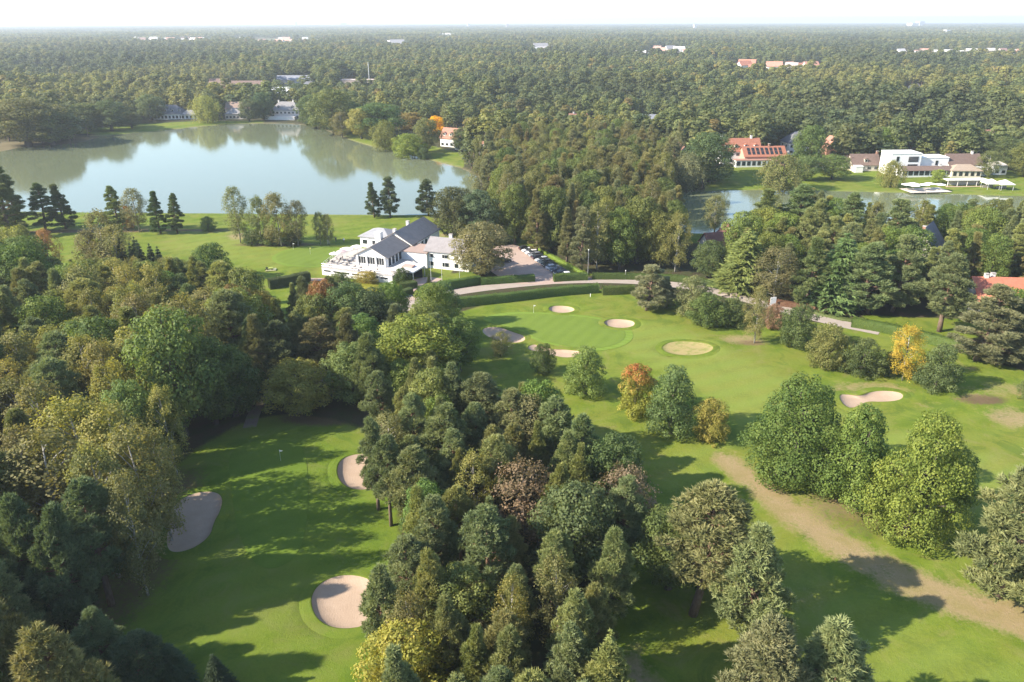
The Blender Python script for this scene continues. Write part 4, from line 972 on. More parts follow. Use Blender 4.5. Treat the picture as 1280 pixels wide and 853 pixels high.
villa(1246, 218, 0, 'small white garden house beside the dark tree', [dict(x=0, y=1, w=6, d=6, e=4.2, rz=5.8, wall=WHT, roof=(.6, .55, .5), kind='hip', rows=1, nwin=2, fr=False)], clear=8)
villa(1228, 183, .15, 'pink-roofed house half hidden in the far trees', [dict(x=0, y=0, w=15, d=9, e=4.5, rz=9, wall=BRICK, roof=PINKR, rows=1, nwin=4, fr=False)], clear=11)
villa(848, 205, .25, 'pink-roofed house behind the pale willow', [dict(x=0, y=0, w=10, d=9, e=4.5, rz=9.5, wall=WHT, roof=PINKR, rot=math.pi/2, nwin=3, fr=False), dict(x=-2, y=8, w=12, d=8, e=5, rz=9.8, wall=BRICK, roof=PINKR, nwin=3, fr=False)], clear=13)
villa(808, 160, 0, 'wide grey-roofed house beyond the middle wood', [dict(x=0, y=0, w=24, d=12, e=4, rz=9, wall=WHT, roof=(.24, .25, .28), kind='hip', nwin=6, fr=False)], clear=18, front=60)
villa(722, 160, .2, 'small white-gabled house beyond the middle wood', [dict(x=0, y=0, w=12, d=9, e=5, rz=9.5, wall=WHT, roof=PINKR, nwin=3, chim=((-3, 0, 1),), fr=False)], clear=15)
villa(570, 184, -.5, 'white peninsula house with long pink roof and dormers', [dict(x=0, y=2, w=18, d=9, e=5, rz=10, wall=WHT, roof=PINKR, rows=1, nwin=6, dormers=4, chim=((6, 0, 1.2),), fr=False), dict(x=9, y=-5, w=8, d=8, e=3.5, rz=7.5, wall=WHT, roof=(.4, .17, .11), rot=math.pi/2, nwin=2, fr=False), dict(x=15, y=4, w=7, d=6, e=3, rz=5.5, wall=WHT, roof=PINKR, nwin=2, fr=False)], clear=17)
# ---- far lake shore
villa(210, 149, .05, 'long slate mansard villa with white walls on the far shore', [dict(x=0, y=3, w=24, d=12, e=4, rz=10, wall=WHT, roof=SLATE, kind='hip', rows=1, nwin=9, winh=2, dormers=5, fr=False), dict(x=17, y=1, w=12, d=9, e=3.4, rz=6.5, wall=WHT, roof=GREYR, kind='hip', nwin=4, winh=2, fr=False)], clear=24)
villa(300, 149, 0, 'grey-roofed low villa beside the golden willow', [dict(x=-2, y=3, w=16, d=10, e=3.6, rz=7.5, wall=(.5, .46, .42), roof=GREYR, kind='hip', nwin=6, fr=False), dict(x=-4, y=16, w=20, d=10, e=6, rz=10.5, wall=CREAM, roof=(.3, .22, .18), nwin=7, fr=False)], clear=20)
villa(357, 149, -.08, 'grey mansard villa above a white terrace and reddish bank', [dict(x=0, y=6, w=21, d=11, e=6.2, rz=12, wall=(.55, .5, .47), roof=GREYR, kind='hip', rows=2, nwin=7, dormers=2, chim=((-6, 0, 1), (5, 0, 1.2)), fr=False), dict(x=-3, y=-3, w=24, d=6, e=2.2, rz=2.5, wall=WHT, roof=(.7, .66, .62), kind='flat', nwin=0, side=False)], clear=22)
villa(300, 113, .0, 'long flat-fronted building with reddish roof in the far trees', [dict(x=0, y=0, w=62, d=14, e=5, rz=9.5, wall=BRICK, roof=(.2, .14, .115), nwin=12, side=False, fr=False), dict(x=-34, y=26, w=26, d=12, e=6, rz=10, wall=BRICK, roof=(.2, .135, .11), nwin=6, side=False, fr=False)], 'building', 'long_building', clear=40, front=130)
villa(372, 121, .0, 'large white hall with pale roof in the far trees', [dict(x=0, y=0, w=46, d=22, e=6, rz=9, wall=(.8, .8, .8), roof=(.75, .75, .76), kind='gable', nwin=8, side=False, fr=False), dict(x=8, y=18, w=14, d=10, e=9, rz=13, wall=(.4, .38, .38), roof=SLATE, kind='hip', nwin=3, fr=False)], 'building', 'white_hall', clear=28, front=110)
villa(372, 106, .0, 'grey flat building behind the white hall', [dict(x=0, y=0, w=44, d=14, e=6, rz=10, wall=(.35, .34, .36), roof=(.25, .26, .3), nwin=8, side=False, fr=False)], 'building', 'long_building', clear=28, front=100)
villa(452, 108, .0, 'low pinkish flat building beside the tall mast', [dict(x=0, y=0, w=44, d=14, e=7, rz=7.4, wall=(.55, .45, .4), roof=(.6, .5, .45), kind='flat', nwin=10, side=False, fr=False)], 'building', 'long_building', clear=28, front=110)
# ---- houses in the near wood behind the path
villa(898, 316, .2, 'dark-roofed cottage with white gable near the channel', [dict(x=0, y=0, w=10, d=7, e=3, rz=6.4, wall=WHT, roof=(.2, .1, .085), nwin=4, chim=((3.4, 0, 1),), fr=True), dict(x=6, y=5, w=7, d=7, e=3.4, rz=6.8, wall=WHT, roof=(.2, .1, .085), rot=math.pi/2, nwin=2)], clear=9)
villa(1150, 328, .9, 'grey-roofed house with white chimney deep in the pines', [dict(x=0, y=0, w=14, d=9, e=5, rz=11, wall=(.5, .45, .42), roof=(.2, .19, .21), nwin=4, chim=((-5, 0, 1),))], clear=10)
villa(1252, 388, -.1, 'white house with bright red tiled roof behind grey pines', [dict(x=2, y=3, w=18, d=10, e=3.6, rz=7.4, wall=WHT, roof=(.48, .17, .11), nwin=6, chim=((-6, 0, .9), (-4, 1, .8))), dict(x=-5, y=-3, w=6, d=6, e=3.0, rz=5.6, wall=WHT, roof=(.42, .16, .11), rot=math.pi/2, nwin=2)], clear=12)
# ---- distant villages
VH = [MB().add(*[gable_wall(11, 8, 4.5, 8.3).v, gable_wall(11, 8, 4.5, 8.3).f]).mesh('wall', PLASTER), gable_roof(11, 8, 4.5, 8.3).mesh('roof', ROOF)]
vr = np.random.default_rng(5)
def village(x0, x1, y0, y1, n, roofs, where, big=1.0):
    for i in range(n):
        px = vr.uniform(x0, x1); py = vr.uniform(y0, y1); p = G(px, py); rc = roofs[vr.integers(len(roofs))]
        nm = 'red-roofed' if rc[0] > .3 and rc[1] < .3 else 'pale' if rc[0] > .4 else 'grey-roofed'
        e = empty('village_house', (p.x, p.y, 0), vr.uniform(-.5, .5), f'{nm} small house {where}', 'house', 'houses '+where)
        s = big*vr.uniform(.9, 1.5); e.scale = (s*vr.uniform(1, 1.6), s, s)
        obj('wall', VH[0], e, (.7, .68, .64)); obj('roof', VH[1], e, rc); keep(p, 16*s)
        for q_ in range(1, 12): keep((p.x*(1-.015*q_), p.y*(1-.015*q_)), (13+q_*.8)*s)
RR = [(.48, .2, .13), (.42, .19, .13), (.5, .26, .19)]; PW = [(.7, .68, .64), (.62, .58, .55), (.5, .3, .24)]; GR = [(.3, .29, .3), (.66, .64, .62)]
village(925, 945, 86, 89, 3, RR, 'in the red-roofed village, apart from its main row', 1.05); village(962, 1016, 84.5, 90, 9, RR+[(.42, .36, .34)], 'in the main row of the red-roofed village', 1.05)
village(1125, 1190, 66, 73, 11, PW, 'in the pale village beyond the forest', 1.0); village(1195, 1280, 66, 74, 12, PW+RR, 'in the scattered far village edge', 1.0)
village(170, 215, 51.5, 55, 7, PW, 'in the hazy village far beyond the lake', 1.6); village(228, 285, 50.5, 54, 8, PW, 'in the hazy hamlet beyond the lake forest', 1.6); village(300, 400, 51, 57, 12, PW, 'in the long hazy village beyond the far hall', 1.5)
village(468, 500, 56, 60, 6, GR, 'in the small grey hamlet beyond the mast', 1.5); village(665, 685, 64, 67, 3, GR, 'in the tiny clearing of the middle forest', 1.6); village(800, 872, 64, 72, 9, GR+PW, 'in the half-hidden hamlet of the middle forest', 1.2); village(540, 570, 48, 50, 3, GR, 'in the faint far hamlet', 1.8)
village(1135, 1150, 113, 115, 1, [(.2, .19, .19)], 'in a clearing of the pine forest', .9)
# ---- mast and far towers
p = G(462, 106); mast = empty('radio_mast', (p.x, p.y, 0), 0, 'thin pale mast rising beside the pinkish flat building', 'mast')
hm = height_for(p, 78); MB().cyl((0, 0, 0), .55, hm, 8, .3).build('pole', METAL, mast, (.75, .75, .76)); MB().cyl((0, 0, hm-3), .8, .4, 8).build('collar', METAL, mast, (.6, .6, .6)); keep(p, 6)
def tower(px, py, ty, w, c, label, cap=True):
    p = G(px, py); h = height_for(p, ty) if ty < py else 30
    h = min(h, 130); e = empty('far_tower', (p.x, p.y, 0), .2, label, 'tower')
    MB().box(-w/2, w/2, -w/2, w/2, 0, h).build('shaft', PLASTER, e, c)
    if cap: MB().box(-w*.62, w*.62, -w*.62, w*.62, h, h+w*.35).build('cap', PLASTER, e, tuple(x*.9 for x in c))
for a in [(371,35,25.5,22,(.45,.45,.47),'slim grey tower breaking the hazy horizon'), (586,36,31,26,(.8,.8,.8),'white block tower on the far horizon'), (1149,36,29,40,(.75,.73,.7),'pale broad tower block on the hazy horizon'), (1140,37,32,50,(.7,.68,.66),'lower pale block beside the broad tower'), (634,37,31.5,22,(.5,.42,.4),'reddish chimney-like block on the horizon'), (868,40,32,16,(.7,.7,.7),'white post-like tower above the far forest'), (1182,47,39,14,(.75,.75,.75),'white silo above the far forest'), (198,34,30.5,60,(.6,.6,.62),'broad faint block on the hazy horizon'), (430,34.5,31,60,(.6,.6,.62),'faint grey block near the slim tower')]: tower(*a)

# ------------------------------------------------------------------ clubhouse
CLUB = G(500, 340); club = empty('clubhouse', (CLUB.x, CLUB.y, 0), 0, 'white golf clubhouse with dark gabled hall, terrace and two-storey wing', 'building')
INV = Matrix.Translation((-CLUB.x, -CLUB.y, 0))
DROOF = (.235, .215, .205)
def at(px, py, z): p = G(px, py, z); return Vector((p.x-CLUB.x, p.y-CLUB.y, z))
TZ = 2.3
HR = math.radians(-19)
fr_ = at(484.5, 334.5, TZ); hx = Vector((math.cos(HR), math.sin(HR), 0)); hy = Vector((-math.sin(HR), math.cos(HR), 0))
hc = fr_-hx*5.0+hy*7.0
# front hall: ridge runs front to back, gable to the terrace
T1 = block(club, hc.x, hc.y, 14, 10, 2.8, 5.4, (.82, .81, .79), DROOF, rot=HR+math.pi/2, rows=0, nwin=0, z=TZ)
fc = fr_-hx*5.0
for k in (-1, 0, 1):
    w_ = window(club, fc.x+hx.x*k*2.9-hy.x*.05, fc.y+hx.y*k*2.9-hy.y*.05, TZ+.55, 2.3, 2.0, HR)
    for m_ in (-.17, .17): obj('mullion', UNITFRAME, w_, (.8, .8, .78), loc=(m_, -.03, 0), scale=(.03, 1.6, 1))
for k in (-1.5, -.5, .5, 1.5):
    q = fc+hx*k*2.9-hy*.2; MB().box(-.22, .22, -.12, .12, 0, 2.9).build('pilaster', PLASTER, club, (.84, .83, .81), loc=(q.x, q.y, TZ), rot=HR)
for k in range(6):
    q = fr_+hy*(1.4+k*2.15)+hx*.04; window(club, q.x, q.y, TZ+.1, 1.5, 2.3, HR+math.pi/2)
hc2 = fr_-hx*4.6+hy*24
block(club, hc2.x, hc2.y, 20, 11, 3.0, 6.2, (.8, .79, .77), (.24, .22, .21), rot=HR+math.pi/2, rows=0, nwin=0, z=TZ, chim=((-9, .4, .8), (2, 1.5, .5)))
for k in range(5):
    q = fr_+hy*(16+k*2.6)+hx*.95; window(club, q.x, q.y, TZ+.3, 1.4, 1.9, HR+math.pi/2)
hc3 = fr_-hx*13.5+hy*22; block(club, hc3.x, hc3.y, 10, 9, 3.0, 5.0, (.8, .79, .77), (.3, .3, .31), 'hip', HR, 1, 3, z=TZ)
q = fr_-hx*9.6+hy*13.5; MB().box(-.9, .9, -.9, .9, TZ, TZ+6.2).build('chimney_block', PLASTER, club, (.8, .79, .77), loc=(q.x, q.y, 0), rot=HR)
# wing
wl = at(532.6, 334.6, 0); wr = at(586, 340.2, 0); wv = (wr-wl); wlen = wv.length; wrot = math.atan2(wv.y, wv.x); wx = wv.normalized(); wy = Vector((-wx.y, wx.x, 0))
wc = (wl+wr)/2+wy*4.75
block(club, wc.x, wc.y, wlen, 9.5, 5.2, 8.0, (.83, .82, .8), (.27, .25, .25), rot=wrot, rows=0, nwin=0, chim=((-2, 3.2, .3), (3, 3.4, .3)))
for fx in (.14, .42, .5, .72, .9):
    for zz, hh in ((.85, 1.2), (3.4, 1.0)):
        q = wl+wx*wlen*fx-wy*.04; window(club, q.x, q.y, zz, 1.25 if fx != .42 else .7, hh, wrot)
lk = (wl+fr_)/2+wy*5; lk.z = 0
MB().box(-3.8, 4.4, -1, 7, -.3, 4.6).build('link_block', PLASTER, club, (.8, .79, .77), loc=lk, rot=wrot)
MB().box(-4.1, 4.7, -1.3, 7.3, 4.6, 4.85).build('link_roof', PLASTER, club, (.34, .25, .21), loc=lk, rot=wrot)
# terrace
tp = [at(x, y, TZ) for x, y in ((402, 334), (490, 345), (521, 331), (505, 313), (447, 310.5), (424, 317))]
mb = MB(); n_ = len(tp); mb.add([(v.x, v.y, -.3) for v in tp]+[(v.x, v.y, TZ-.12) for v in tp], [tuple(range(n_-1, -1, -1)), tuple(range(n_, 2*n_))]+[(i, (i+1) % n_, n_+(i+1) % n_, n_+i) for i in range(n_)]); mb.build('terrace_wall', PLASTER, club, (.83, .82, .8))
ctr = sum((v for v in tp), Vector())/n_
tq = [ctr+(v-ctr)*1.012 for v in tp]
mb = MB(); mb.add([(v.x, v.y, TZ-.12) for v in tq]+[(v.x, v.y, TZ) for v in tq], [tuple(range(n_-1, -1, -1)), tuple(range(n_, 2*n_))]+[(i, (i+1) % n_, n_+(i+1) % n_, n_+i) for i in range(n_)]); mb.build('terrace_floor', CONCRETE, club)
for i in range(7):                                    # dark slots in the terrace wall
    q = tp[0].lerp(tp[1], .08+.135*i); dv = (tp[1]-tp[0]).normalized(); nv = Vector((dv.y, -dv.x, 0)); q = q+nv*.02
    window(club, q.x, q.y, 1.15, 2.2, .42, math.atan2(dv.y, dv.x), fr=False, name='slot_window')
POST = MB().cyl((0, 0, 0), .04, 1.05, 6).mesh('railing_post', METAL)
for a_, b_ in ((0, 1), (5, 0), (4, 5), (1, 2)):
    A, B = tp[a_], tp[b_]; L = (B-A).length; k = max(2, int(L/1.7))
    for i in range(k):
        q = A.lerp(B, i/k); obj('railing_post', POST, club, (.8, .78, .75), loc=(q.x, q.y, TZ))
    for zz in (.5, 1.02):
        MB().tube([(A.x, A.y, TZ+zz), (B.x, B.y, TZ+zz)], .035, 5).build('railing_bar', METAL, club, (.8, .78, .75))
# entrance canopy
cp = [at(x, y, 3.1) for x, y in ((486, 337), (516.5, 340.5), (531.5, 331.8), (509, 326.5))]
mb = MB(); mb.add([(v.x, v.y, 2.75) for v in cp]+[(v.x, v.y, 3.15) for v in cp], [(3, 2, 1, 0), (4, 5, 6, 7)]+[(i, (i+1) % 4, 4+(i+1) % 4, 4+i) for i in range(4)]); mb.build('canopy_roof', PLASTER, club, (.8, .77, .75))
cc = sum((v for v in cp), Vector())/4
MB().box(-1.6, 1.6, -1.1, 1.1, 3.15, 3.6).build('skylight', PLASTER, club, (.45, .3, .25), loc=(cc.x, cc.y, 0), rot=wrot)
for i, v in enumerate(cp):
    q = cc+(v-cc)*.94; MB().cyl((q.x, q.y, -.1), .12, 2.85, 8).build('canopy_post', METAL, club, (.85, .85, .83))
qc = cc+(cp[2]-cc)*.3; MB().box(-2.6, 2.6, -.1, .1, 0, 2.6).build('entrance_glazing', GLASS, club, loc=(qc.x, qc.y, .05), rot=wrot)
keep(CLUB, 32)

# things on the terrace
def parasol(px, py, z, c, label, r=1.7, h=2.6, group=None):
    p = G(px, py, z); e = empty('parasol', p, 0, label, 'parasol', group)
    n = 8; V = [(0, 0, h+.35)]+[(r*math.cos(2*math.pi*k/n), r*math.sin(2*math.pi*k/n), h-.2-.05*(k % 2)) for k in range(n)]+[(0, 0, h+.27)]+[(r*.98*math.cos(2*math.pi*k/n), r*.98*math.sin(2*math.pi*k/n), h-.27-.05*(k % 2)) for k in range(n)]
    f = [(0, 1+k, 1+(k+1) % n) for k in range(n)]+[(n+1, n+2+(k+1) % n, n+2+k) for k in range(n)]+[(1+k, n+2+k, n+2+(k+1) % n, 1+(k+1) % n) for k in range(n)]
    MB().add(V, f).build('canopy', FABRIC, e, c); MB().cyl((0, 0, 0), .035, h+.4, 6).build('pole', METAL, e, (.5, .45, .4)); MB().cyl((0, 0, 0), .35, .08, 10).build('base', METAL, e, (.3, .3, .3))
    return e
parasol(434, 321, TZ, (.82, .8, .78), 'open white parasol at the lawn end of the clubhouse terrace', 2.0)
parasol(447, 318, TZ, (.8, .76, .73), 'white parasol close to the gabled hall', 1.9); parasol(419, 327, TZ, (.75, .7, .68), 'cream parasol at the corner of the clubhouse terrace', 1.6); parasol(428, 324, TZ, (.55, .42, .4), 'dusty pink parasol on the clubhouse terrace', 1.6)
TT = MB().cyl((0, 0, .7), .5, .05, 10).mesh('table_top', WOOD); TLG = MB().cyl((0, 0, .03), .05, .68, 6).cyl((0, 0, 0), .25, .04, 8).mesh('pedestal', METAL)
CS = MB().box(-.22, .22, -.22, .22, .42, .48).mesh('seat', WOOD); CBK = MB().box(-.22, .22, .2, .25, .48, .9).mesh('backrest', WOOD); CLG = MB().cyl((0, 0, 0), .025, .42, 5).mesh('leg', METAL)
for i, (px, py) in enumerate([(412,332),(421,330),(430,333),(425,325),(438,327),(415,328),(452,339),(468,341),(433,330),(440,336)]):
    p = G(px, py, TZ); e = empty('terrace_table', p, 0, 'small round table on the paved clubhouse terrace', 'table', 'terrace tables'); obj('table_top', TT, e, (.55, .5, .45)); obj('pedestal', TLG, e, (.3, .3, .3))
    for k in range(3):
        a = k*2.1+i; ce = empty('terrace_chair', (p.x+math.cos(a)*.85, p.y+math.sin(a)*.85, TZ), a-math.pi/2, 'dark chair drawn up to a round terrace table', 'chair', 'terrace chairs')
        cc_ = (.12, .1, .1) if (i+k) % 3 else (.5, .45, .42)
        obj('seat', CS, ce, cc_); obj('backrest', CBK, ce, cc_)
        for sx in (-.18, .18):
            for sy in (-.18, .18): obj('leg', CLG, ce, (.2, .2, .2), loc=(sx, sy, 0))
FP = MB().cyl((0, 0, 0), .07, 8.0, 8, .04).mesh('pole', METAL); FB = MB().cyl((0, 0, 8.0), .09, .12, 8).mesh('finial', METAL)
for px, py, l in ((539, 352.5, 'white flagpole nearest the clubhouse entrance canopy'), (552.5, 351, 'middle one of three white flagpoles on the clubhouse lawn'), (574.5, 349.5, 'white flagpole near the brownish car-park tree')):
    p = G(px, py); e = empty('flagpole', (p.x, p.y, 0), 0, l, 'flagpole'); obj('pole', FP, e, (.85, .85, .85)); obj('finial', FB, e, (.8, .7, .3))

# ------------------------------------------------------------------ hedges
def hedge(pts, w, h, c, label, dens=26, leaf=.2, taper=.0):
    C = smooth_open(poly(pts), 2); r = np.random.default_rng(len(pts)*7+int(pts[0][0])); o = C.mean(0)
    V = []; Fc = []; m = len(C)
    Nn = []
    for i in range(m):
        d = C[min(i+1, m-1)]-C[max(i-1, 0)]; d = d/np.hypot(*d); nn = np.array([-d[1], d[0]]); Nn.append(nn)
        for s, z in ((-1, -.2), (-1, h*.93), (-.8, h*.985), (.8, h*.985), (1, h*.93), (1, -.2)):
            q = C[i]+nn*s*w*.48*(1-taper*max(0, z/h)); V.append((q[0]-o[0], q[1]-o[1], z))
    for i in range(m-1):
        for k in range(5): Fc.append((i*6+k, i*6+k+1, i*6+k+7, i*6+k+6))
    Fc.append((0, 1, 4, 5)); Fc.append((1, 2, 3, 4)); b = (m-1)*6; Fc.append((b+5, b+4, b+1, b)); Fc.append((b+4, b+3, b+2, b+1))
    V = np.array(V); tone = list(np.full(len(V), .25))
    seg = np.hypot(*(C[1:]-C[:-1]).T); cum = np.concatenate([[0], np.cumsum(seg)]); L = cum[-1]
    n = int(min(26000, (2*h+w)*L*dens)); s = r.random(n)*L; i = np.clip(np.searchsorted(cum, s)-1, 0, m-2); t = (s-cum[i])/np.maximum(1e-6, seg[i])
    base = C[i]+(C[i+1]-C[i])*t[:, None]; nv = np.array(Nn)[i]; u = r.random(n)*(2*h+w)
    side = np.where(u < h, -1, np.where(u < h+w, 0, 1)); z = np.where(side == -1, u, np.where(side == 1, u-h-w, h)); off = np.where(side == 0, (u-h)/w-.5, side*.5)*w
    wav = 1+.05*np.sin(s*.9)+.04*np.sin(s*2.7+1)
    p = np.stack([base[:, 0]+nv[:, 0]*off-o[0], base[:, 1]+nv[:, 1]*off-o[1], z*wav], 1)+r.normal(0, .06, (n, 3))
    nr = np.stack([nv[:, 0]*side, nv[:, 1]*side, (side == 0)*1.0+.2], 1); nr = unit(nr+rdir(n, r)*.5)
    V2, F2 = leaf_quads(p, nr, leaf*r.uniform(.7, 1.4, n), .75, r)
    tn = np.clip(.5+r.normal(0, .16, n)+.12*np.sin(s*.7), 0, 1)
    me = mesh_np('hedge', np.vstack([V, V2]), [np.array(Fc), F2+len(V)], LEAF, {'tone': np.concatenate([tone, np.repeat(tn, 4)]), 'hgt': np.zeros(len(V)+len(V2))})
    ob = obj('hedge', me, color=c, loc=(o[0], o[1], ground_z(*o))); tag(ob, label, 'hedge'); return ob
HG = (.06, .095, .026)
hedge([(573,383),(600,380.5),(640,376.5),(690,370),(748,365)], 1.6, 2.3, HG, 'long dark clipped hedge curving between the road and the putting green')
hedge([(753,368),(775,367),(792,366)], 1.6, 2.2, (.075, .11, .03), 'short clipped hedge at the end of the long curved hedge')
hedge([(524,369),(545,364),(572,359),(600,354.5)], 1.7, 2.2, HG, 'dark clipped hedge between the clubhouse lawn and the road')
hedge([(601,356),(630,354),(668,351.5)], 1.6, 1.9, HG, 'clipped hedge between the brownish tree and the car park entrance')
hedge([(692,352),(712,350.5),(734,349.8)], 1.7, 2.0, (.075, .11, .03), 'short hedge at the end of the row of parked cars')
hedge([(740,349),(790,349),(850,351),(900,360)], 1.5, 1.7, HG, 'long low hedge between the road and the tall middle wood')
hedge([(483,374),(500,372),(514,367)], 1.8, 1.7, (.06, .09, .03), 'low clipped hedge beside the road bend below the clubhouse')
hedge([(500,362),(510,361),(520,359)], 2.2, 1.8, (.07, .095, .03), 'blocky hedge at the clubhouse entrance path')
hedge([(1064,408),(1100,414),(1150,425),(1200,439),(1245,453)], 1.8, 2.3, (.07, .10, .022), 'long clipped green hedge beyond the fairway and the golden tree')
hedge([(637,304),(652,303.5),(668,304)], 2.2, 2.4, (.045, .075, .025), 'dark tall hedge closing the far end of the car park')
hedge([(337,362),(360,358),(387,352)], 2.2, 2.6, (.05, .065, .026), 'dark untrimmed hedge beside the practice lawn and terrace')
hedge([(655,301),(690,322),(733,345)], 1.0, .7, (.13, .19, .035), 'low bright green hedge strip behind the parked cars')
hedge([(960,380),(985,383),(1010,386),(1035,391)], 2.0, 1.2, (.13, .07, .055), 'low reddish shrub border along the gravel path')
hedge([(440,360),(460,362),(478,364)], 2.5, 1.2, (.2, .19, .03), 'low yellow shrub border below the terrace wall')
hedge([(1018,392),(1050,400),(1064,402)], 1.4, .6, (.09, .11, .04), 'low green border beside the gravel path')
b_ = hero('beech_tree', 503, 357, 335, 20, (.05, .075, .022), 'tall clipped conical bush beside the clubhouse entrance canopy', variant=0)
hero('beech_tree', 458, 358, 340, 30, (.2, .19, .04), 'yellow-leaved bush against the terrace wall', variant=1)
hero('beech_tree', 425, 360, 341, 26, (.075, .105, .04), 'green bush against the terrace wall corner', variant=0)
hero('spruce_tree', 536.5, 354, 342, 6, (.045, .065, .03), 'tiny clipped conifer beside the entrance path', variant=1)

# ------------------------------------------------------------------ cars
def car_meshes():
    prof = [(-2.15, .35), (-2.18, .75), (-2.05, .92), (-1.55, 1.0), (1.0, .95), (1.95, .8), (2.15, .6), (2.12, .35)]
    mb = MB(); V = []; 
    for y, k in ((-.86, 0), (-.9, 1), (.9, 1), (.86, 0)):
        for x, z in prof: V.append((x, y, z-(0 if k else .02)))
    n = len(prof); f = []
    for r in range(3):
        for i in range(n): f.append((r*n+i, r*n+(i+1) % n, (r+1)*n+(i+1) % n, (r+1)*n+i))
    f.append(tuple(range(n-1, -1, -1))); f.append(tuple(3*n+i for i in range(n))); mb.add(V, f); body = mb.mesh('body', CARPAINT, False)
    cab = [(-1.95, .95, .78), (-1.35, 1.42, .62), (.15, 1.45, .62), (1.05, .95, .78)]
    V = [(x, -w, z) for x, z, w in cab]+[(x, w, z) for x, z, w in cab]
    glass = MB().add(V, [(0, 1, 2, 3), (7, 6, 5, 4), (0, 4, 5, 1), (1, 5, 6, 2), (2, 6, 7, 3), (3, 7, 4, 0)]).mesh('cabin_glass', GLASS)
    roof = MB().add([(-1.4, -.6, 1.43), (.2, -.6, 1.46), (.2, .6, 1.46), (-1.4, .6, 1.43), (-1.3, -.52, 1.5), (.1, -.52, 1.52), (.1, .52, 1.52), (-1.3, .52, 1.5)], [(3, 2, 1, 0), (4, 5, 6, 7), (0, 1, 5, 4), (1, 2, 6, 5), (2, 3, 7, 6), (3, 0, 4, 7)]).mesh('roof', CARPAINT)
    tyre = MB().cyl((0, -.1, 0), .32, .2, 14, axis='y').mesh('tyre', RUBBER); rim = MB().cyl((0, -.11, 0), .19, .22, 10, axis='y').mesh('rim', METAL)
    lamp = MB().box(-.05, .05, -.2, .2, -.07, .07).mesh('headlight', LAMPGLASS)
    return body, glass, roof, tyre, rim, lamp
CAR = car_meshes()
def car(x, y, rot, c, label, group):
    e = empty('parked_car', (x, y, .1), rot, label, 'car', group)
    obj('body', CAR[0], e, c); obj('cabin_glass', CAR[1], e); obj('roof', CAR[2], e, c)
    for sx in (-1.3, 1.32):
        for sy in (-.82, .82):
            t = obj('tyre', CAR[3], e, (.02, .02, .02), loc=(sx, sy, .33)); t.name = 'wheel'; obj('rim', CAR[4], t, (.5, .5, .52))
    for sy in (-.6, .6):
        obj('headlight', CAR[5], e, (.8, .8, .78), loc=(2.1, sy, .66)); obj('tail_light', CAR[5], e, (.4, .02, .02), loc=(-2.13, sy, .75))
A, B = G(657, 313), G(706, 347); rv = (B-A); nvec = math.atan2(-rv.x, rv.y)+math.pi
rowc = [((.03, .03, .035), 'black'), ((.6, .62, .65), 'silver'), ((.75, .75, .75), 'white'), ((.2, .22, .25), 'grey'), ((.04, .045, .06), 'dark blue'), ((.5, .54, .58), 'pale silver'), ((.1, .13, .14), 'dark teal'), ((.05, .055, .06), 'charcoal'), ((.58, .6, .62), 'light grey'), ((.07, .08, .1), 'slate'), ((.03, .035, .05), 'navy'), ((.78, .78, .77), 'bright white')]
ang = math.atan2(rv.y, rv.x)+math.pi/2
for i, (c, nm) in enumerate(rowc):
    p = A.lerp(B, i/(len(rowc)-1)); q = rowc[i-1][1] if i else None
    l = f'{nm} car parked in the row beside the {q} one' if q else 'black car at the far end of the row by the tall hedge'
    if i == len(rowc)-1: l = 'bright white car at the near end of the row by the short hedge'
    car(p.x, p.y, ang+(math.pi if i % 4 else 0)+random.uniform(-.05, .05), c, l, 'cars parked in the row along the bright hedge strip')
for px, py, c, l in ((614, 330, (.03, .03, .035), 'black car half under the brownish car-park tree'), (622, 328, (.05, .055, .065), 'charcoal car parked across from the row, beside the brownish tree'), (630, 328.5, (.035, .04, .05), 'dark car with open bay beside it, across from the row'), (600, 342, (.06, .12, .11), 'dark green car under the brownish tree')):
    p = G(px, py); car(p.x, p.y, ang+random.uniform(-.1, .1), c, l, 'cars parked under the brownish tree')
for px, py, c, l in ((344, 482, (.7, .7, .72), 'silver car in the sandy yard among dark pines'), (358, 479, (.65, .62, .6), 'pale car in the sandy yard beside the silver one')):
    p = G(px, py); car(p.x, p.y, .6, c, l, 'cars in the sandy yard')

# ------------------------------------------------------------------ small things
def pin(px, py, c, label, h=2.1):
    p = G(px, py); z = ground_z(p.x, p.y); e = empty('flagstick', (p.x, p.y, z+.06), 0, label, 'flagstick', 'golf flags')
    MB().cyl((0, 0, 0), .03, h, 6).build('pole', METAL, e, (.8, .8, .75)); MB().add([(0, -.02, h), (.55, -.02, h-.18), (0, -.02, h-.4), (0, .02, h), (.55, .02, h-.18), (0, .02, h-.4)], [(0, 2, 1), (3, 4, 5), (0, 1, 4, 3), (1, 2, 5, 4), (2, 0, 3, 5)]).build('flag', FABRIC, e, c)
pin(667, 392, (.85, .85, .8), 'white flag on the putting green near the long hedge'); pin(351, 577, (.8, .8, .78), 'white flag on the shaded green beside the birch wood'); pin(388, 319, (.8, .75, .2), 'yellow flag on the practice green by the terrace'); pin(367, 313, (.85, .85, .8), 'white flag on the practice green by the birch clump'); pin(513, 287, (.75, .8, .1), 'lime flag on the lawn behind the clubhouse roof')
for px, py, l in ((622, 375, 'white marker post before the long hedge, near the clubhouse end'), (679, 370, 'white marker post before the middle of the long hedge'), (738, 371, 'short pale marker before the end of the long hedge')):
    p = G(px, py); e = empty('marker_post', (p.x, p.y, ground_z(p.x, p.y)), 0, l, 'post'); MB().cyl((0, 0, -.1), .09, .9, 8, .07).build('shaft', WOOD, e, (.85, .84, .8)); MB().cyl((0, 0, .8), .1, .08, 8).build('cap', WOOD, e, (.75, .74, .7))
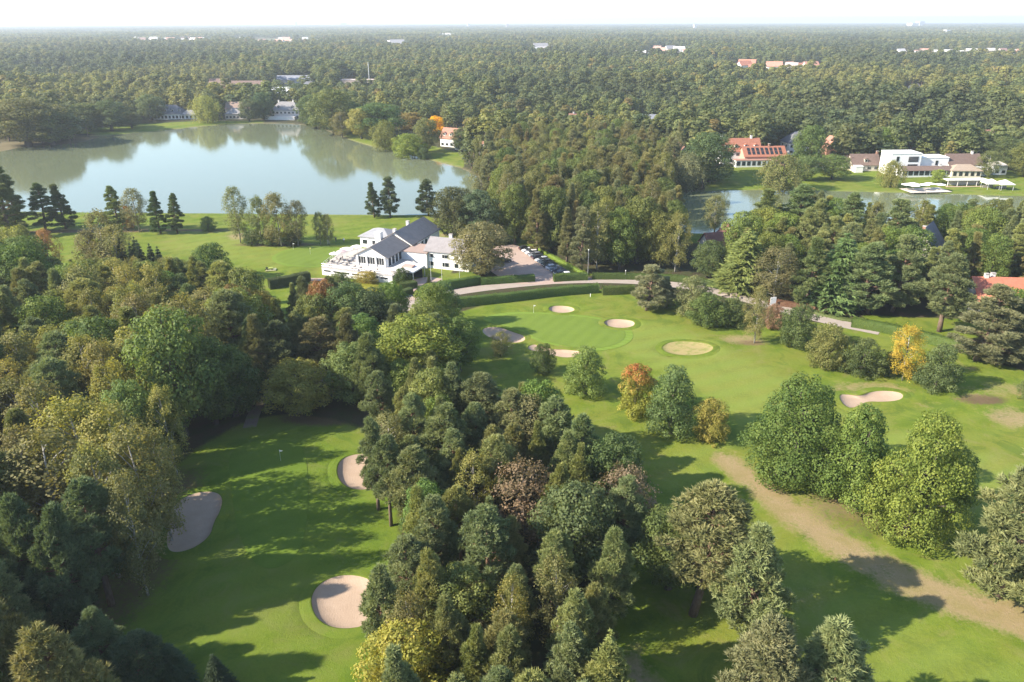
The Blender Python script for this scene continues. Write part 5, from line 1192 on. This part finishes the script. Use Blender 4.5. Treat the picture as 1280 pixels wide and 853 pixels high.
p = G(965.5, 384); e = empty('notice_board', (p.x, p.y, 0), .15, 'upright white notice board beside the gravel path', 'sign')
MB().box(-.75, .75, -.06, .06, .5, 2.6).build('panel', WOOD, e, (.82, .82, .8)); [MB().cyl((s*.65, .1, -.1), .05, 2.6, 6).build('post', METAL, e, (.5, .5, .5)) for s in (-1, 1)]
for px, py, l in ((905, 371, 'pale wooden bench at the bend of the gravel road'), (917, 371.5, 'second pale bench at the bend of the gravel road')):
    p = G(px, py); e = empty('park_bench', (p.x, p.y, ground_z(p.x, p.y)+.05), .1, l, 'bench')
    for k in range(3): MB().box(-.9, .9, -.25+k*.16, -.13+k*.16, .42, .47).build('slat', WOOD, e, (.6, .5, .4))
    MB().box(-.9, .9, .24, .29, .55, .95).build('backrest', WOOD, e, (.6, .5, .4)); [MB().box(s*.75-.04, s*.75+.04, -.22, .28, -.1, .43).build('leg', WOOD, e, (.3, .25, .2)) for s in (-1, 1)]
for px, py, ty, l in ((734.5, 350, 313, 'tall grey lamp post at the edge of the middle wood'), (781.5, 350, 339, 'short lamp post beside the road hedge')):
    p = G(px, py); h = height_for(p, ty); e = empty('lamp_post', (p.x, p.y, 0), 0, l, 'lamp post'); MB().cyl((0, 0, 0), .09, h, 8, .06).build('pole', METAL, e, (.45, .45, .45)); MB().cyl((0, 0, h), .16, .28, 10, .1).build('lamp_head', LAMPGLASS, e, (.8, .8, .78))
# ride-on mower on the range lawn
p = G(337, 339.5); e = empty('ride_on_mower', (p.x, p.y, ground_z(p.x, p.y)), .2, 'pale green ride-on mower working on the range lawn', 'mower')
MB().box(-.2, 1.1, -.4, .4, .45, .85, .06).build('hood', CARPAINT, e, (.45, .5, .12)); MB().box(-1.1, -.2, -.5, .5, .4, .6, .05).build('chassis', CARPAINT, e, (.3, .35, .1)); MB().box(-.75, -.3, -.25, .25, .6, .7).build('seat', RUBBER, e, (.05, .05, .05)); MB().box(-.8, -.72, -.25, .25, .7, 1.15).build('backrest', RUBBER, e, (.05, .05, .05)); MB().box(-1.0, 1.9, -1.1, 1.1, .12, .3, .05).build('cutting_deck', CARPAINT, e, (.55, .52, .3))
for sx, rr in ((.8, .28), (-.75, .4)):
    for sy in (-.62, .62):
        t = MB().cyl((0, -.1, 0), rr, .2, 12, axis='y').build('wheel', RUBBER, e, (.03, .03, .03), loc=(sx, sy, rr)); MB().cyl((0, -.11, 0), rr*.5, .22, 10, axis='y').build('rim', METAL, e if False else t, (.6, .55, .2))
# golfers
def person(px, py, top, leg, label, arm=.3, z=None):
    p = G(px, py, z or 0); e = empty('person', (p.x, p.y, ground_z(p.x, p.y) if z is None else z), random.uniform(0, 6), label, 'person')
    J = [((0,0,.95),.14),((0,.02,1.2),.15),((0,.02,1.42),.15),((0,.03,1.52),.06),((0,.05,1.64),.1),((0,.06,1.74),.085),((-.2,.02,1.42),.06),((-.28,.08+arm*.2,1.15),.05),((-.22,.2+arm*.5,.95),.04),((.2,.02,1.42),.06),((.28,.08+arm*.2,1.15),.05),((.18,.22+arm*.5,.95),.04),((-.1,0,.86),.09),((-.13,.03,.5),.065),((-.14,-.02,.08),.05),((-.14,.12,.03),.04),((.1,0,.86),.09),((.13,.05,.5),.065),((.16,0,.08),.05),((.16,.14,.03),.04)]
    E = [(0,1),(1,2),(2,3),(3,4),(4,5),(2,6),(6,7),(7,8),(2,9),(9,10),(10,11),(0,12),(12,13),(13,14),(14,15),(0,16),(16,17),(17,18),(18,19)]
    me = bpy.data.meshes.new('body'); me.from_pydata([j[0] for j in J], E, [])
    o = obj('body', me, e); o.modifiers.new('skin', 'SKIN'); me.skin_vertices[0] if me.skin_vertices else None
    if not me.skin_vertices:
        import bmesh
        b = bmesh.new(); b.from_mesh(me); b.verts.layers.skin.verify(); b.to_mesh(me); b.free()
    for i, j in enumerate(J): me.skin_vertices[0].data[i].radius = (j[1], j[1])
    me.skin_vertices[0].data[0].use_root = True
    s = o.modifiers.new('sub', 'SUBSURF'); s.levels = 1; s.render_levels = 1
    m, n, out = newmat('clothes'); tc = N(n, 'ShaderNodeTexCoord'); sp = N(n, 'ShaderNodeSeparateXYZ'); n.links.new(tc.outputs['Object'], sp.inputs[0])
    cr = N(n, 'ShaderNodeValToRGB'); cr.color_ramp.interpolation = 'CONSTANT'; el = cr.color_ramp.elements
    el[0].position = 0; el[0].color = (*leg, 1); el[1].position = .52; el[1].color = (*top, 1); x = el.new(.835); x.color = (.45, .28, .2, 1); x = el.new(.94); x.color = (.6, .58, .55, 1); x = el.new(0.001); x.color = (*leg, 1)
    n.links.new(maprange(n, sp.outputs[2], 0, 1.82), cr.inputs[0]); b = N(n, 'ShaderNodeBsdfPrincipled'); n.links.new(cr.outputs[0], b.inputs[0]); b.inputs['Roughness'].default_value = .85; n.links.new(b.outputs[0], out.inputs[0])
    me.materials.append(m); return e
person(430, 303.5, (.8, .8, .8), (.05, .05, .07), 'person in white top standing on the lawn beyond the practice green')
person(410, 305.5, (.75, .72, .65), (.75, .7, .6), 'person in pale clothes by the twin narrow trees')
person(420, 302.5, (.12, .14, .2), (.1, .1, .12), 'person in dark clothes between two others on the lawn')

# jetty, pavilion and parasols on the far channel shore
p0 = G(1160, 239); j = empty('jetty', (p0.x, p0.y, -.3), .1, 'pale wooden jetty terrace at the foot of the white villa lawn', 'jetty')
for k in range(10): MB().box(-10, 8, -4+k*.9, -3.15+k*.9, .55, .65).build('plank', WOOD, j, (.62, .55, .48))
for sx in (-9, -3, 3, 7.5): MB().cyl((sx, -3.8, -2), .15, 2.55, 8).build('pile', WOOD, j, (.3, .25, .2))
for i, (dx, dy) in enumerate(((-9, 1), (-5.5, 2.5), (-2, .2), (1.5, 2.4), (5, .6), (-7, -1.5))):
    e = parasol(10, 10, 0, (.82, .81, .8), 'open white parasol on the jetty terrace', 2.3, 2.5, 'white parasols on the jetty'); e.location = (p0.x+dx, p0.y+dy, .34)
p0 = G(1205, 232); e = empty('pavilion', (p0.x, p0.y, 0), .02, 'long low flat-roofed white pavilion on the shore', 'pavilion')
MB().box(-9, 9, -2.2, 2.2, 2.5, 2.85).build('roof', PLASTER, e, (.78, .75, .7)); MB().box(-7, 7, .6, 1.0, -.3, 2.5).build('back_wall', PLASTER, e, (.5, .45, .4))
for sx in (-8.5, -4.2, 0, 4.2, 8.5): MB().cyl((sx, -1.9, -.4), .1, 2.9, 8).build('post', WOOD, e, (.75, .72, .68))
MB().box(-9.5, 9.5, -3.4, -2.4, -.8, .15).build('quay_edge', PLASTER, e, (.5, .36, .28))
for px, py, l in ((1237, 236, 'white tented garden kiosk at the shore, next to the long pavilion'), (1254, 237, 'white tented garden kiosk at the shore, away from the long pavilion')):
    p0 = G(px, py); e = empty('garden_kiosk', (p0.x, p0.y, 0), 0, l, 'kiosk')
    MB().add([(-2.9, -2.9, 2.4), (2.9, -2.9, 2.4), (2.9, 2.9, 2.4), (-2.9, 2.9, 2.4), (-2.9, -2.9, 2.6), (2.9, -2.9, 2.6), (2.9, 2.9, 2.6), (-2.9, 2.9, 2.6), (0, 0, 4.2)], [(3, 2, 1, 0), (0, 1, 5, 4), (1, 2, 6, 5), (2, 3, 7, 6), (3, 0, 4, 7), (4, 5, 8), (5, 6, 8), (6, 7, 8), (7, 4, 8)]).build('canopy', FABRIC, e, (.8, .78, .75))
    for sx in (-2.5, 2.5):
        for sy in (-2.5, 2.5): MB().cyl((sx, sy, -.4), .09, 2.85, 6).build('post', METAL, e, (.7, .7, .7))
    MB().box(-2.2, 2.2, 1.6, 1.8, -.3, 1.2).build('counter', WOOD, e, (.3, .27, .25))
    keep(p0, 7)
keep(G(1160, 236), 14); keep(G(1205, 230), 14)
# timber store roofs in the sandy yard
for px, py, w, l in ((422, 484, 7, 'low pinkish-roofed timber shed in the sandy yard'), (408, 483, 3.5, 'tiny pale-roofed shed beside the timber shed')):
    p0 = G(px, py); e = empty('timber_shed', (p0.x, p0.y, ground_z(p0.x, p0.y)), .15, l, 'shed')
    block(e, 0, 0, w, 4, 2.3, 2.9, (.14, .1, .08), (.5, .4, .34), 'gable', 0, 1, 2, fr=False, side=False); keep(p0, 6); keep((p0.x*.93, p0.y*.93), 5)
p0 = G(327, 415); e = empty('timber_shed', (p0.x, p0.y, ground_z(p0.x, p0.y)), .2, 'small pale-roofed hut beside the orange-tinged oak', 'shed'); block(e, 0, 0, 4, 3.4, 2.2, 2.9, (.4, .36, .3), (.6, .52, .46), 'gable', 0, 1, 1, fr=False, side=False); keep(p0, 4)

# ------------------------------------------------------------------ the rest of the woods
for a in [(423,752,14,'near the large round bunker'), (440,590,12,'near the half-hidden bunker'), (243,655,16,'near the grey shaded bunker'), (420,480,14,'near the timber shed'), (350,480,12,'near the sandy yard'), (345,530,16,'at the head of the shaded fairway'), (740,560,14,'facing the cone-shaped tree'), (830,610,16,'facing the oak clump'), (780,720,14,'near the mauve-brown tree'), (150,330,22,'near the dark spruce row'), (60,335,28,'near the range lawn edge'), (700,340,16,'near the parked cars'), (790,348,24,'along the road hedge'), (860,290,20,'near the channel water'), (590,215,26,'near the lake inlet'), (850,205,24,'near the pink-roofed house'), (895,310,16,'near the dark-roofed cottage'), (1150,325,16,'near the grey-roofed house'), (1252,385,18,'near the bright red roof'), (1000,385,16,'along the gravel path'), (1120,400,18,'behind the bright hedge'), (1000,292,24,'above the channel bank'), (1180,292,26,'above the channel bank by the jetty'), (460,430,14,'near the road bend'), (500,385,12,'near the clubhouse entrance'), (720,165,26,'near the white-gabled house'), (640,290,18,'near the car park end')]: lm(*a)
def landmark(x, y):
    best = None
    for lx, ly, rch, w in LANDMARKS:
        d = math.hypot(x-lx, y-ly)/rch
        if d < 1 and (best is None or d < best[0]): best = (d, w)
    return ' '+best[1] if best else ''
KINDN = {'bushpine_tree': 'bushpine', 'pine_tree': 'pine', 'oak_tree': 'oak', 'birch_tree': 'birch'}
def short(t):
    if len(t.replace('-', ' ').split()) > 15: t = t.replace(' behind the gravel path', '').replace(' beside the shaded fairway', '', 1)
    return t
def fill(P, spacing, hrange, mixf, where, group, rfac=1.0, hero_gap=.62, seed=1, cap=None, tint=(1, 1, 1)):
    r = np.random.default_rng(seed); lo = P.min(0); hi = P.max(0)
    xs = np.arange(lo[0], hi[0], spacing); ys = np.arange(lo[1], hi[1], spacing*.87)
    pts = np.array([(x+(spacing*.5 if j % 2 else 0), y) for j, y in enumerate(ys) for x in xs])
    pts = pts+r.uniform(-.33, .33, pts.shape)*spacing
    pts = pts[inside(P, pts)]
    if len(pts) == 0: return
    ok = (sdist(LAKE, pts) > 2) & (sdist(LAKE2, pts) > 2) & (edge_dist(ROADC, pts, False) > 5.5)
    for b in BUNKERS: ok &= sdist(b[0], pts) > 3.0
    T = np.array([(t[0], t[1], t[2]) for t in TREES])
    n = 0
    for x, y in pts[ok]:
        if any((x-k[0])**2+(y-k[1])**2 < k[2]**2 for k in KEEP): continue
        px, py = PX((x, y, 8))
        if px < -330 or px > 1480 or py > 1180: continue
        if np.min(np.hypot(T[:, 0]-x, T[:, 1]-y)-T[:, 2]*hero_gap) < spacing*.26: continue
        kind = mixf(px, py, r); hh = r.uniform(*hrange)
        tq_ = (hh-hrange[0])/(hrange[1]-hrange[0]); size = 'tall ' if tq_ > .67 else 'low ' if tq_ < .33 else ''
        if cap and px > cap[0]:
            while hh > 6 and PX((x, y, hh))[1] < cap[1]+r.uniform(0, 10): hh *= .95
        cols = {'bushpine_tree': C_PINE, 'pine_tree': C_PINE, 'oak_tree': C_OAK, 'birch_tree': C_BIRCH}[kind]; ci = int(r.integers(len(cols)))
        rad = {'bushpine_tree': .25, 'pine_tree': .235, 'oak_tree': .30, 'birch_tree': .22}[kind]*hh*r.uniform(.85, 1.15)*rfac
        tree(kind, x, y, hh, rad, tuple(a_*b_ for a_, b_ in zip(cols[ci], tint)), short(f'{size}{TN[kind][ci]} {KINDN[kind]} {where}{landmark(x, y)}'), group); n += 1
    print('fill', where, n)
def pick(r, p, o): u = r.random(); return 'pine_tree' if u < p else 'oak_tree' if u < p+o else 'birch_tree'
def mix_l(px, py, r):
    if 105 < px < 230 and py < 620: return pick(r, .3, .22)
    if py < 420: return pick(r, .74, .16)
    return pick(r, .74, .1)
fill(WC, 5.3, (11.5, 15.0), lambda px, py, r: pick(r, .87, .07), 'in the central wood', g_c, .98, seed=3)
fill(WL, 7.2, (14, 19), mix_l, 'in the wood beside the shaded fairway', g_l, 1.22, seed=4, cap=(36, 320))
fill(WM, 6.8, (10, 13.5), lambda px, py, r: pick(r, .5, .42), 'below the clubhouse', g_m, 1.2, seed=5)
fill(WMID, 7.8, (15, 20), lambda px, py, r: pick(r, .55, .2).replace('pine', 'bushpine' if r.random() < .6 else 'pine'), 'in the middle wood', 'trees of the middle wood behind the car park', 1.0, seed=6, tint=(.98, .88, 1.02))
fill(WR, 8.2, (13, 17), lambda px, py, r: pick(r, .70, .24).replace('pine', 'bushpine' if r.random() < .7 else 'pine'), 'in the wood behind the gravel path', g_w, 1.15, seed=7, cap=(1040, 247))

# ------------------------------------------------------------------ forest that reads as one mass
def far_tree(nm, parts):
    """one plain tree of leaf clumps with a stem, for the mass of the forest"""
    V = []; Fq_ = []; tone = []; k = 0; mi = []
    for (p, nrm, sz, tn) in parts:
        v, f = leaf_quads(p, nrm, sz, .8, rng); V.append(v); Fq_.append(f+k); k += len(v); tone.append(np.repeat(tn, 4)); mi += [0]*len(f)
    mb = MB().cyl((0, 0, -.5), .28, 8, 5, .12); v = np.array(mb.v); fq = [f for f in mb.f if len(f) == 4]
    V.append(v); Fq_.append(np.array(fq)+k); tone.append(np.full(len(v), .5)); mi += [1]*len(fq)
    V = np.vstack(V); me = mesh_np(nm, V, np.vstack(Fq_), [FARLEAF, PINEBARK], {'tone': np.concatenate(tone), 'hgt': np.zeros(len(V))}, midx=mi)
    return bpy.data.objects.new(nm, me)
def clumps(seed, H, R, base, n_l, n, leaf, lob=.4, prof='round'):
    r = np.random.default_rng(seed); pf = PROFILE[prof]; t = (np.arange(n_l)+.5)/n_l; a = np.arange(n_l)*2.39996+r.uniform(-.5, .5, n_l)
    lr = R*lob*r.uniform(.7, 1.25, n_l); rr = np.maximum(0, R*pf(t)*r.uniform(.75, 1.1, n_l)-lr*.8); z = np.minimum(base+t*(H-base), H-lr*.5)
    C = np.stack([rr*np.cos(a), rr*np.sin(a), z], 1); k = r.integers(0, n_l, n); d = rdir(n, r); d[:, 2] = np.abs(d[:, 2])*.9+d[:, 2]*.25; d = unit(d)
    p = C[k]+d*(lr[k]*r.uniform(.75, 1.08, n))[:, None]
    return p, unit(d+rdir(n, r)*.5), leaf*r.uniform(.6, 1.35, n), np.clip(r.uniform(.25, .75, n_l)[k]+r.normal(0, .15, n), 0, 1)
LIBN = bpy.data.collections.new('forest_tree_kinds'); LIBF = bpy.data.collections.new('forest_clump_kinds')
for i in range(7):
    o = far_tree('forest_tree_%02d' % i, [clumps(200+i, (17, 15, 19, 16, 18, 14, 20)[i], (4.0, 4.4, 3.8, 4.6, 3.6, 5.0, 3.4)[i], (7, 4, 8, 3.5, 7, 2.5, 8)[i], 16, 620, 1.0, .42, ('round', 'oval', 'round', 'spread', 'cone', 'round', 'tall')[i])])
    LIBN.objects.link(o)
for i in range(4):
    r = np.random.default_rng(300+i); parts = []
    for q in range(46):
        h = r.uniform(12, 20); p, nn, sz, tn = clumps(400+i*50+q, h, r.uniform(4.5, 6.5), h*.3, 6, 42, 3.0, .5)
        p = p+np.array([r.uniform(-34, 34), r.uniform(-34, 34), 0]); parts.append((p, nn, sz, np.clip(tn*.6+r.uniform(-.1, .5), 0, 1)))
    o = far_tree('forest_clump_%02d' % i, parts); LIBF.objects.link(o)
def scatter(name, pts, scl, lib, nk, label):
    me = bpy.data.meshes.new(name); me.vertices.add(len(pts)); me.vertices.foreach_set('co', np.asarray(pts, np.float32).ravel())
    a = me.attributes.new('scl', 'FLOAT_VECTOR', 'POINT'); a.data.foreach_set('vector', np.asarray(scl, np.float32).ravel())
    a = me.attributes.new('turn', 'FLOAT', 'POINT'); a.data.foreach_set('value', rng.uniform(0, 6.283, len(pts)).astype(np.float32))
    a = me.attributes.new('pick', 'INT', 'POINT'); a.data.foreach_set('value', rng.integers(0, nk, len(pts)).astype(np.int32))
    o = obj(name, me); tag(o, label, kind='stuff')
    ng = bpy.data.node_groups.new(name, 'GeometryNodeTree'); ng.interface.new_socket('Geometry', in_out='INPUT', socket_type='NodeSocketGeometry'); ng.interface.new_socket('Geometry', in_out='OUTPUT', socket_type='NodeSocketGeometry')
    gi = ng.nodes.new('NodeGroupInput'); go = ng.nodes.new('NodeGroupOutput'); ip = ng.nodes.new('GeometryNodeInstanceOnPoints'); ci = ng.nodes.new('GeometryNodeCollectionInfo')
    ci.inputs['Collection'].default_value = lib; ci.inputs['Separate Children'].default_value = True; ci.inputs['Reset Children'].default_value = True
    def att(nm, t): x = ng.nodes.new('GeometryNodeInputNamedAttribute'); x.data_type = t; x.inputs['Name'].default_value = nm; return x.outputs['Attribute']
    cx = ng.nodes.new('ShaderNodeCombineXYZ'); ng.links.new(att('turn', 'FLOAT'), cx.inputs[2])
    ng.links.new(gi.outputs[0], ip.inputs['Points']); ng.links.new(ci.outputs[0], ip.inputs['Instance']); ip.inputs['Pick Instance'].default_value = True
    ng.links.new(att('pick', 'INT'), ip.inputs['Instance Index']); ng.links.new(cx.outputs[0], ip.inputs['Rotation']); ng.links.new(att('scl', 'FLOAT_VECTOR'), ip.inputs['Scale'])
    ng.links.new(ip.outputs[0], go.inputs[0]); m = o.modifiers.new('scatter', 'NODES'); m.node_group = ng
def sector(d0, d1, sp, half=41):
    xs = np.arange(-d1, d1, sp); ys = np.arange(d0*.7, d1, sp*.87); A_, B_ = np.meshgrid(xs, ys); p = np.stack([A_.ravel(), B_.ravel()], 1)
    p = p+rng.uniform(-.42, .42, p.shape)*sp; d = np.hypot(p[:, 0], p[:, 1]); a = np.abs(np.degrees(np.arctan2(p[:, 0], p[:, 1])))
    return p[(d >= d0) & (d < d1) & (a < half)]
def free(p, lawns=True):
    ok = np.ones(len(p), bool)
    for L_ in (LAKE, LAKE2): ok &= sdist(L_, p) > 2.5
    if lawns:
        for L_ in (L_RANGE, L_SHORE, L_NEARSHORE, L_PENIN, L_WEST, L_BEACH): ok &= sdist(L_, p) > 1.0
        for L_ in (WMID, WR, WL): ok &= ~inside(L_, p)
    kp = np.array(KEEP)
    for x, y, rr in kp: ok &= (p[:, 0]-x)**2+(p[:, 1]-y)**2 > rr*rr
    return ok
def clearing(p, s, o, lim):
    return np.sin(p[:, 0]*s+o)*np.sin(p[:, 1]*s*.8+o*1.7)+.4*np.sin(p[:, 0]*s*2.3+p[:, 1]*s*1.9) > lim
p = sector(330, 1250, 8.8); p = p[p[:, 1] > 300]; p = p[free(p)]
T = np.array([(t[0], t[1]) for t in TREES if t[1] > 300])
if len(T): p = p[np.array([np.min((T[:, 0]-a)**2+(T[:, 1]-b)**2) > 30 for a, b in p])]
p = p[~clearing(p, .011, 2.0, .98)]
s = rng.uniform(.7, 1.3, len(p))[:, None]*np.array([1.3, 1.3, .9])*np.stack([rng.uniform(.85, 1.25, len(p))]*2+[np.ones(len(p))], 1)
lf = np.sin(p[:, 0]*.013+1)*np.sin(p[:, 1]*.017+2)+.6*np.sin(p[:, 0]*.031+p[:, 1]*.023); s = s*(1+.2*lf)[:, None]
scatter('forest', np.column_stack([p, np.zeros(len(p))]), s, LIBN, 7, 'mixed pine and broadleaf forest stretching beyond the lake and villas')
print('forest', len(p))
p = sector(1250, 3000, 14.0); p = p[free(p, False)]; p = p[~clearing(p, .006, .7, .8)]
s = rng.uniform(1.15, 1.75, len(p))[:, None]*np.array([1.35, 1.35, .8])
scatter('distant_forest', np.column_stack([p, np.zeros(len(p))]), s, LIBN, 7, 'distant hazy forest beyond the near woods')
print('distant', len(p))
p = sector(3000, 13000, 78.0); p = p[~clearing(p, .0019, .2, .85)]
kp = free(p, False); p = p[kp]
s = rng.uniform(1.0, 1.5, len(p))[:, None]*np.array([1.15, 1.15, .9])
scatter('horizon_forest', np.column_stack([p, np.zeros(len(p))]), s, LIBF, 4, 'far blue-grey belt of forest below the horizon')
print('horizon', len(p))

# ------------------------------------------------------------------ haze
hz_m, n, out = newmat('haze_air')
pv_ = N(n, 'ShaderNodeVolumePrincipled'); pv_.inputs['Color'].default_value = (.82, .90, 1.0, 1); pv_.inputs['Density'].default_value = 1.35e-4; pv_.inputs['Anisotropy'].default_value = .15
n.links.new(pv_.outputs[0], out.inputs['Volume'])
tag(MB().box(-EXT-600, EXT+600, -EXT-600, EXT+600, -4.6, 150).build('haze', hz_m), 'thin pale haze in the air over the countryside', kind='stuff')
print('objects', len(bpy.data.objects), 'trees', len(TREES))
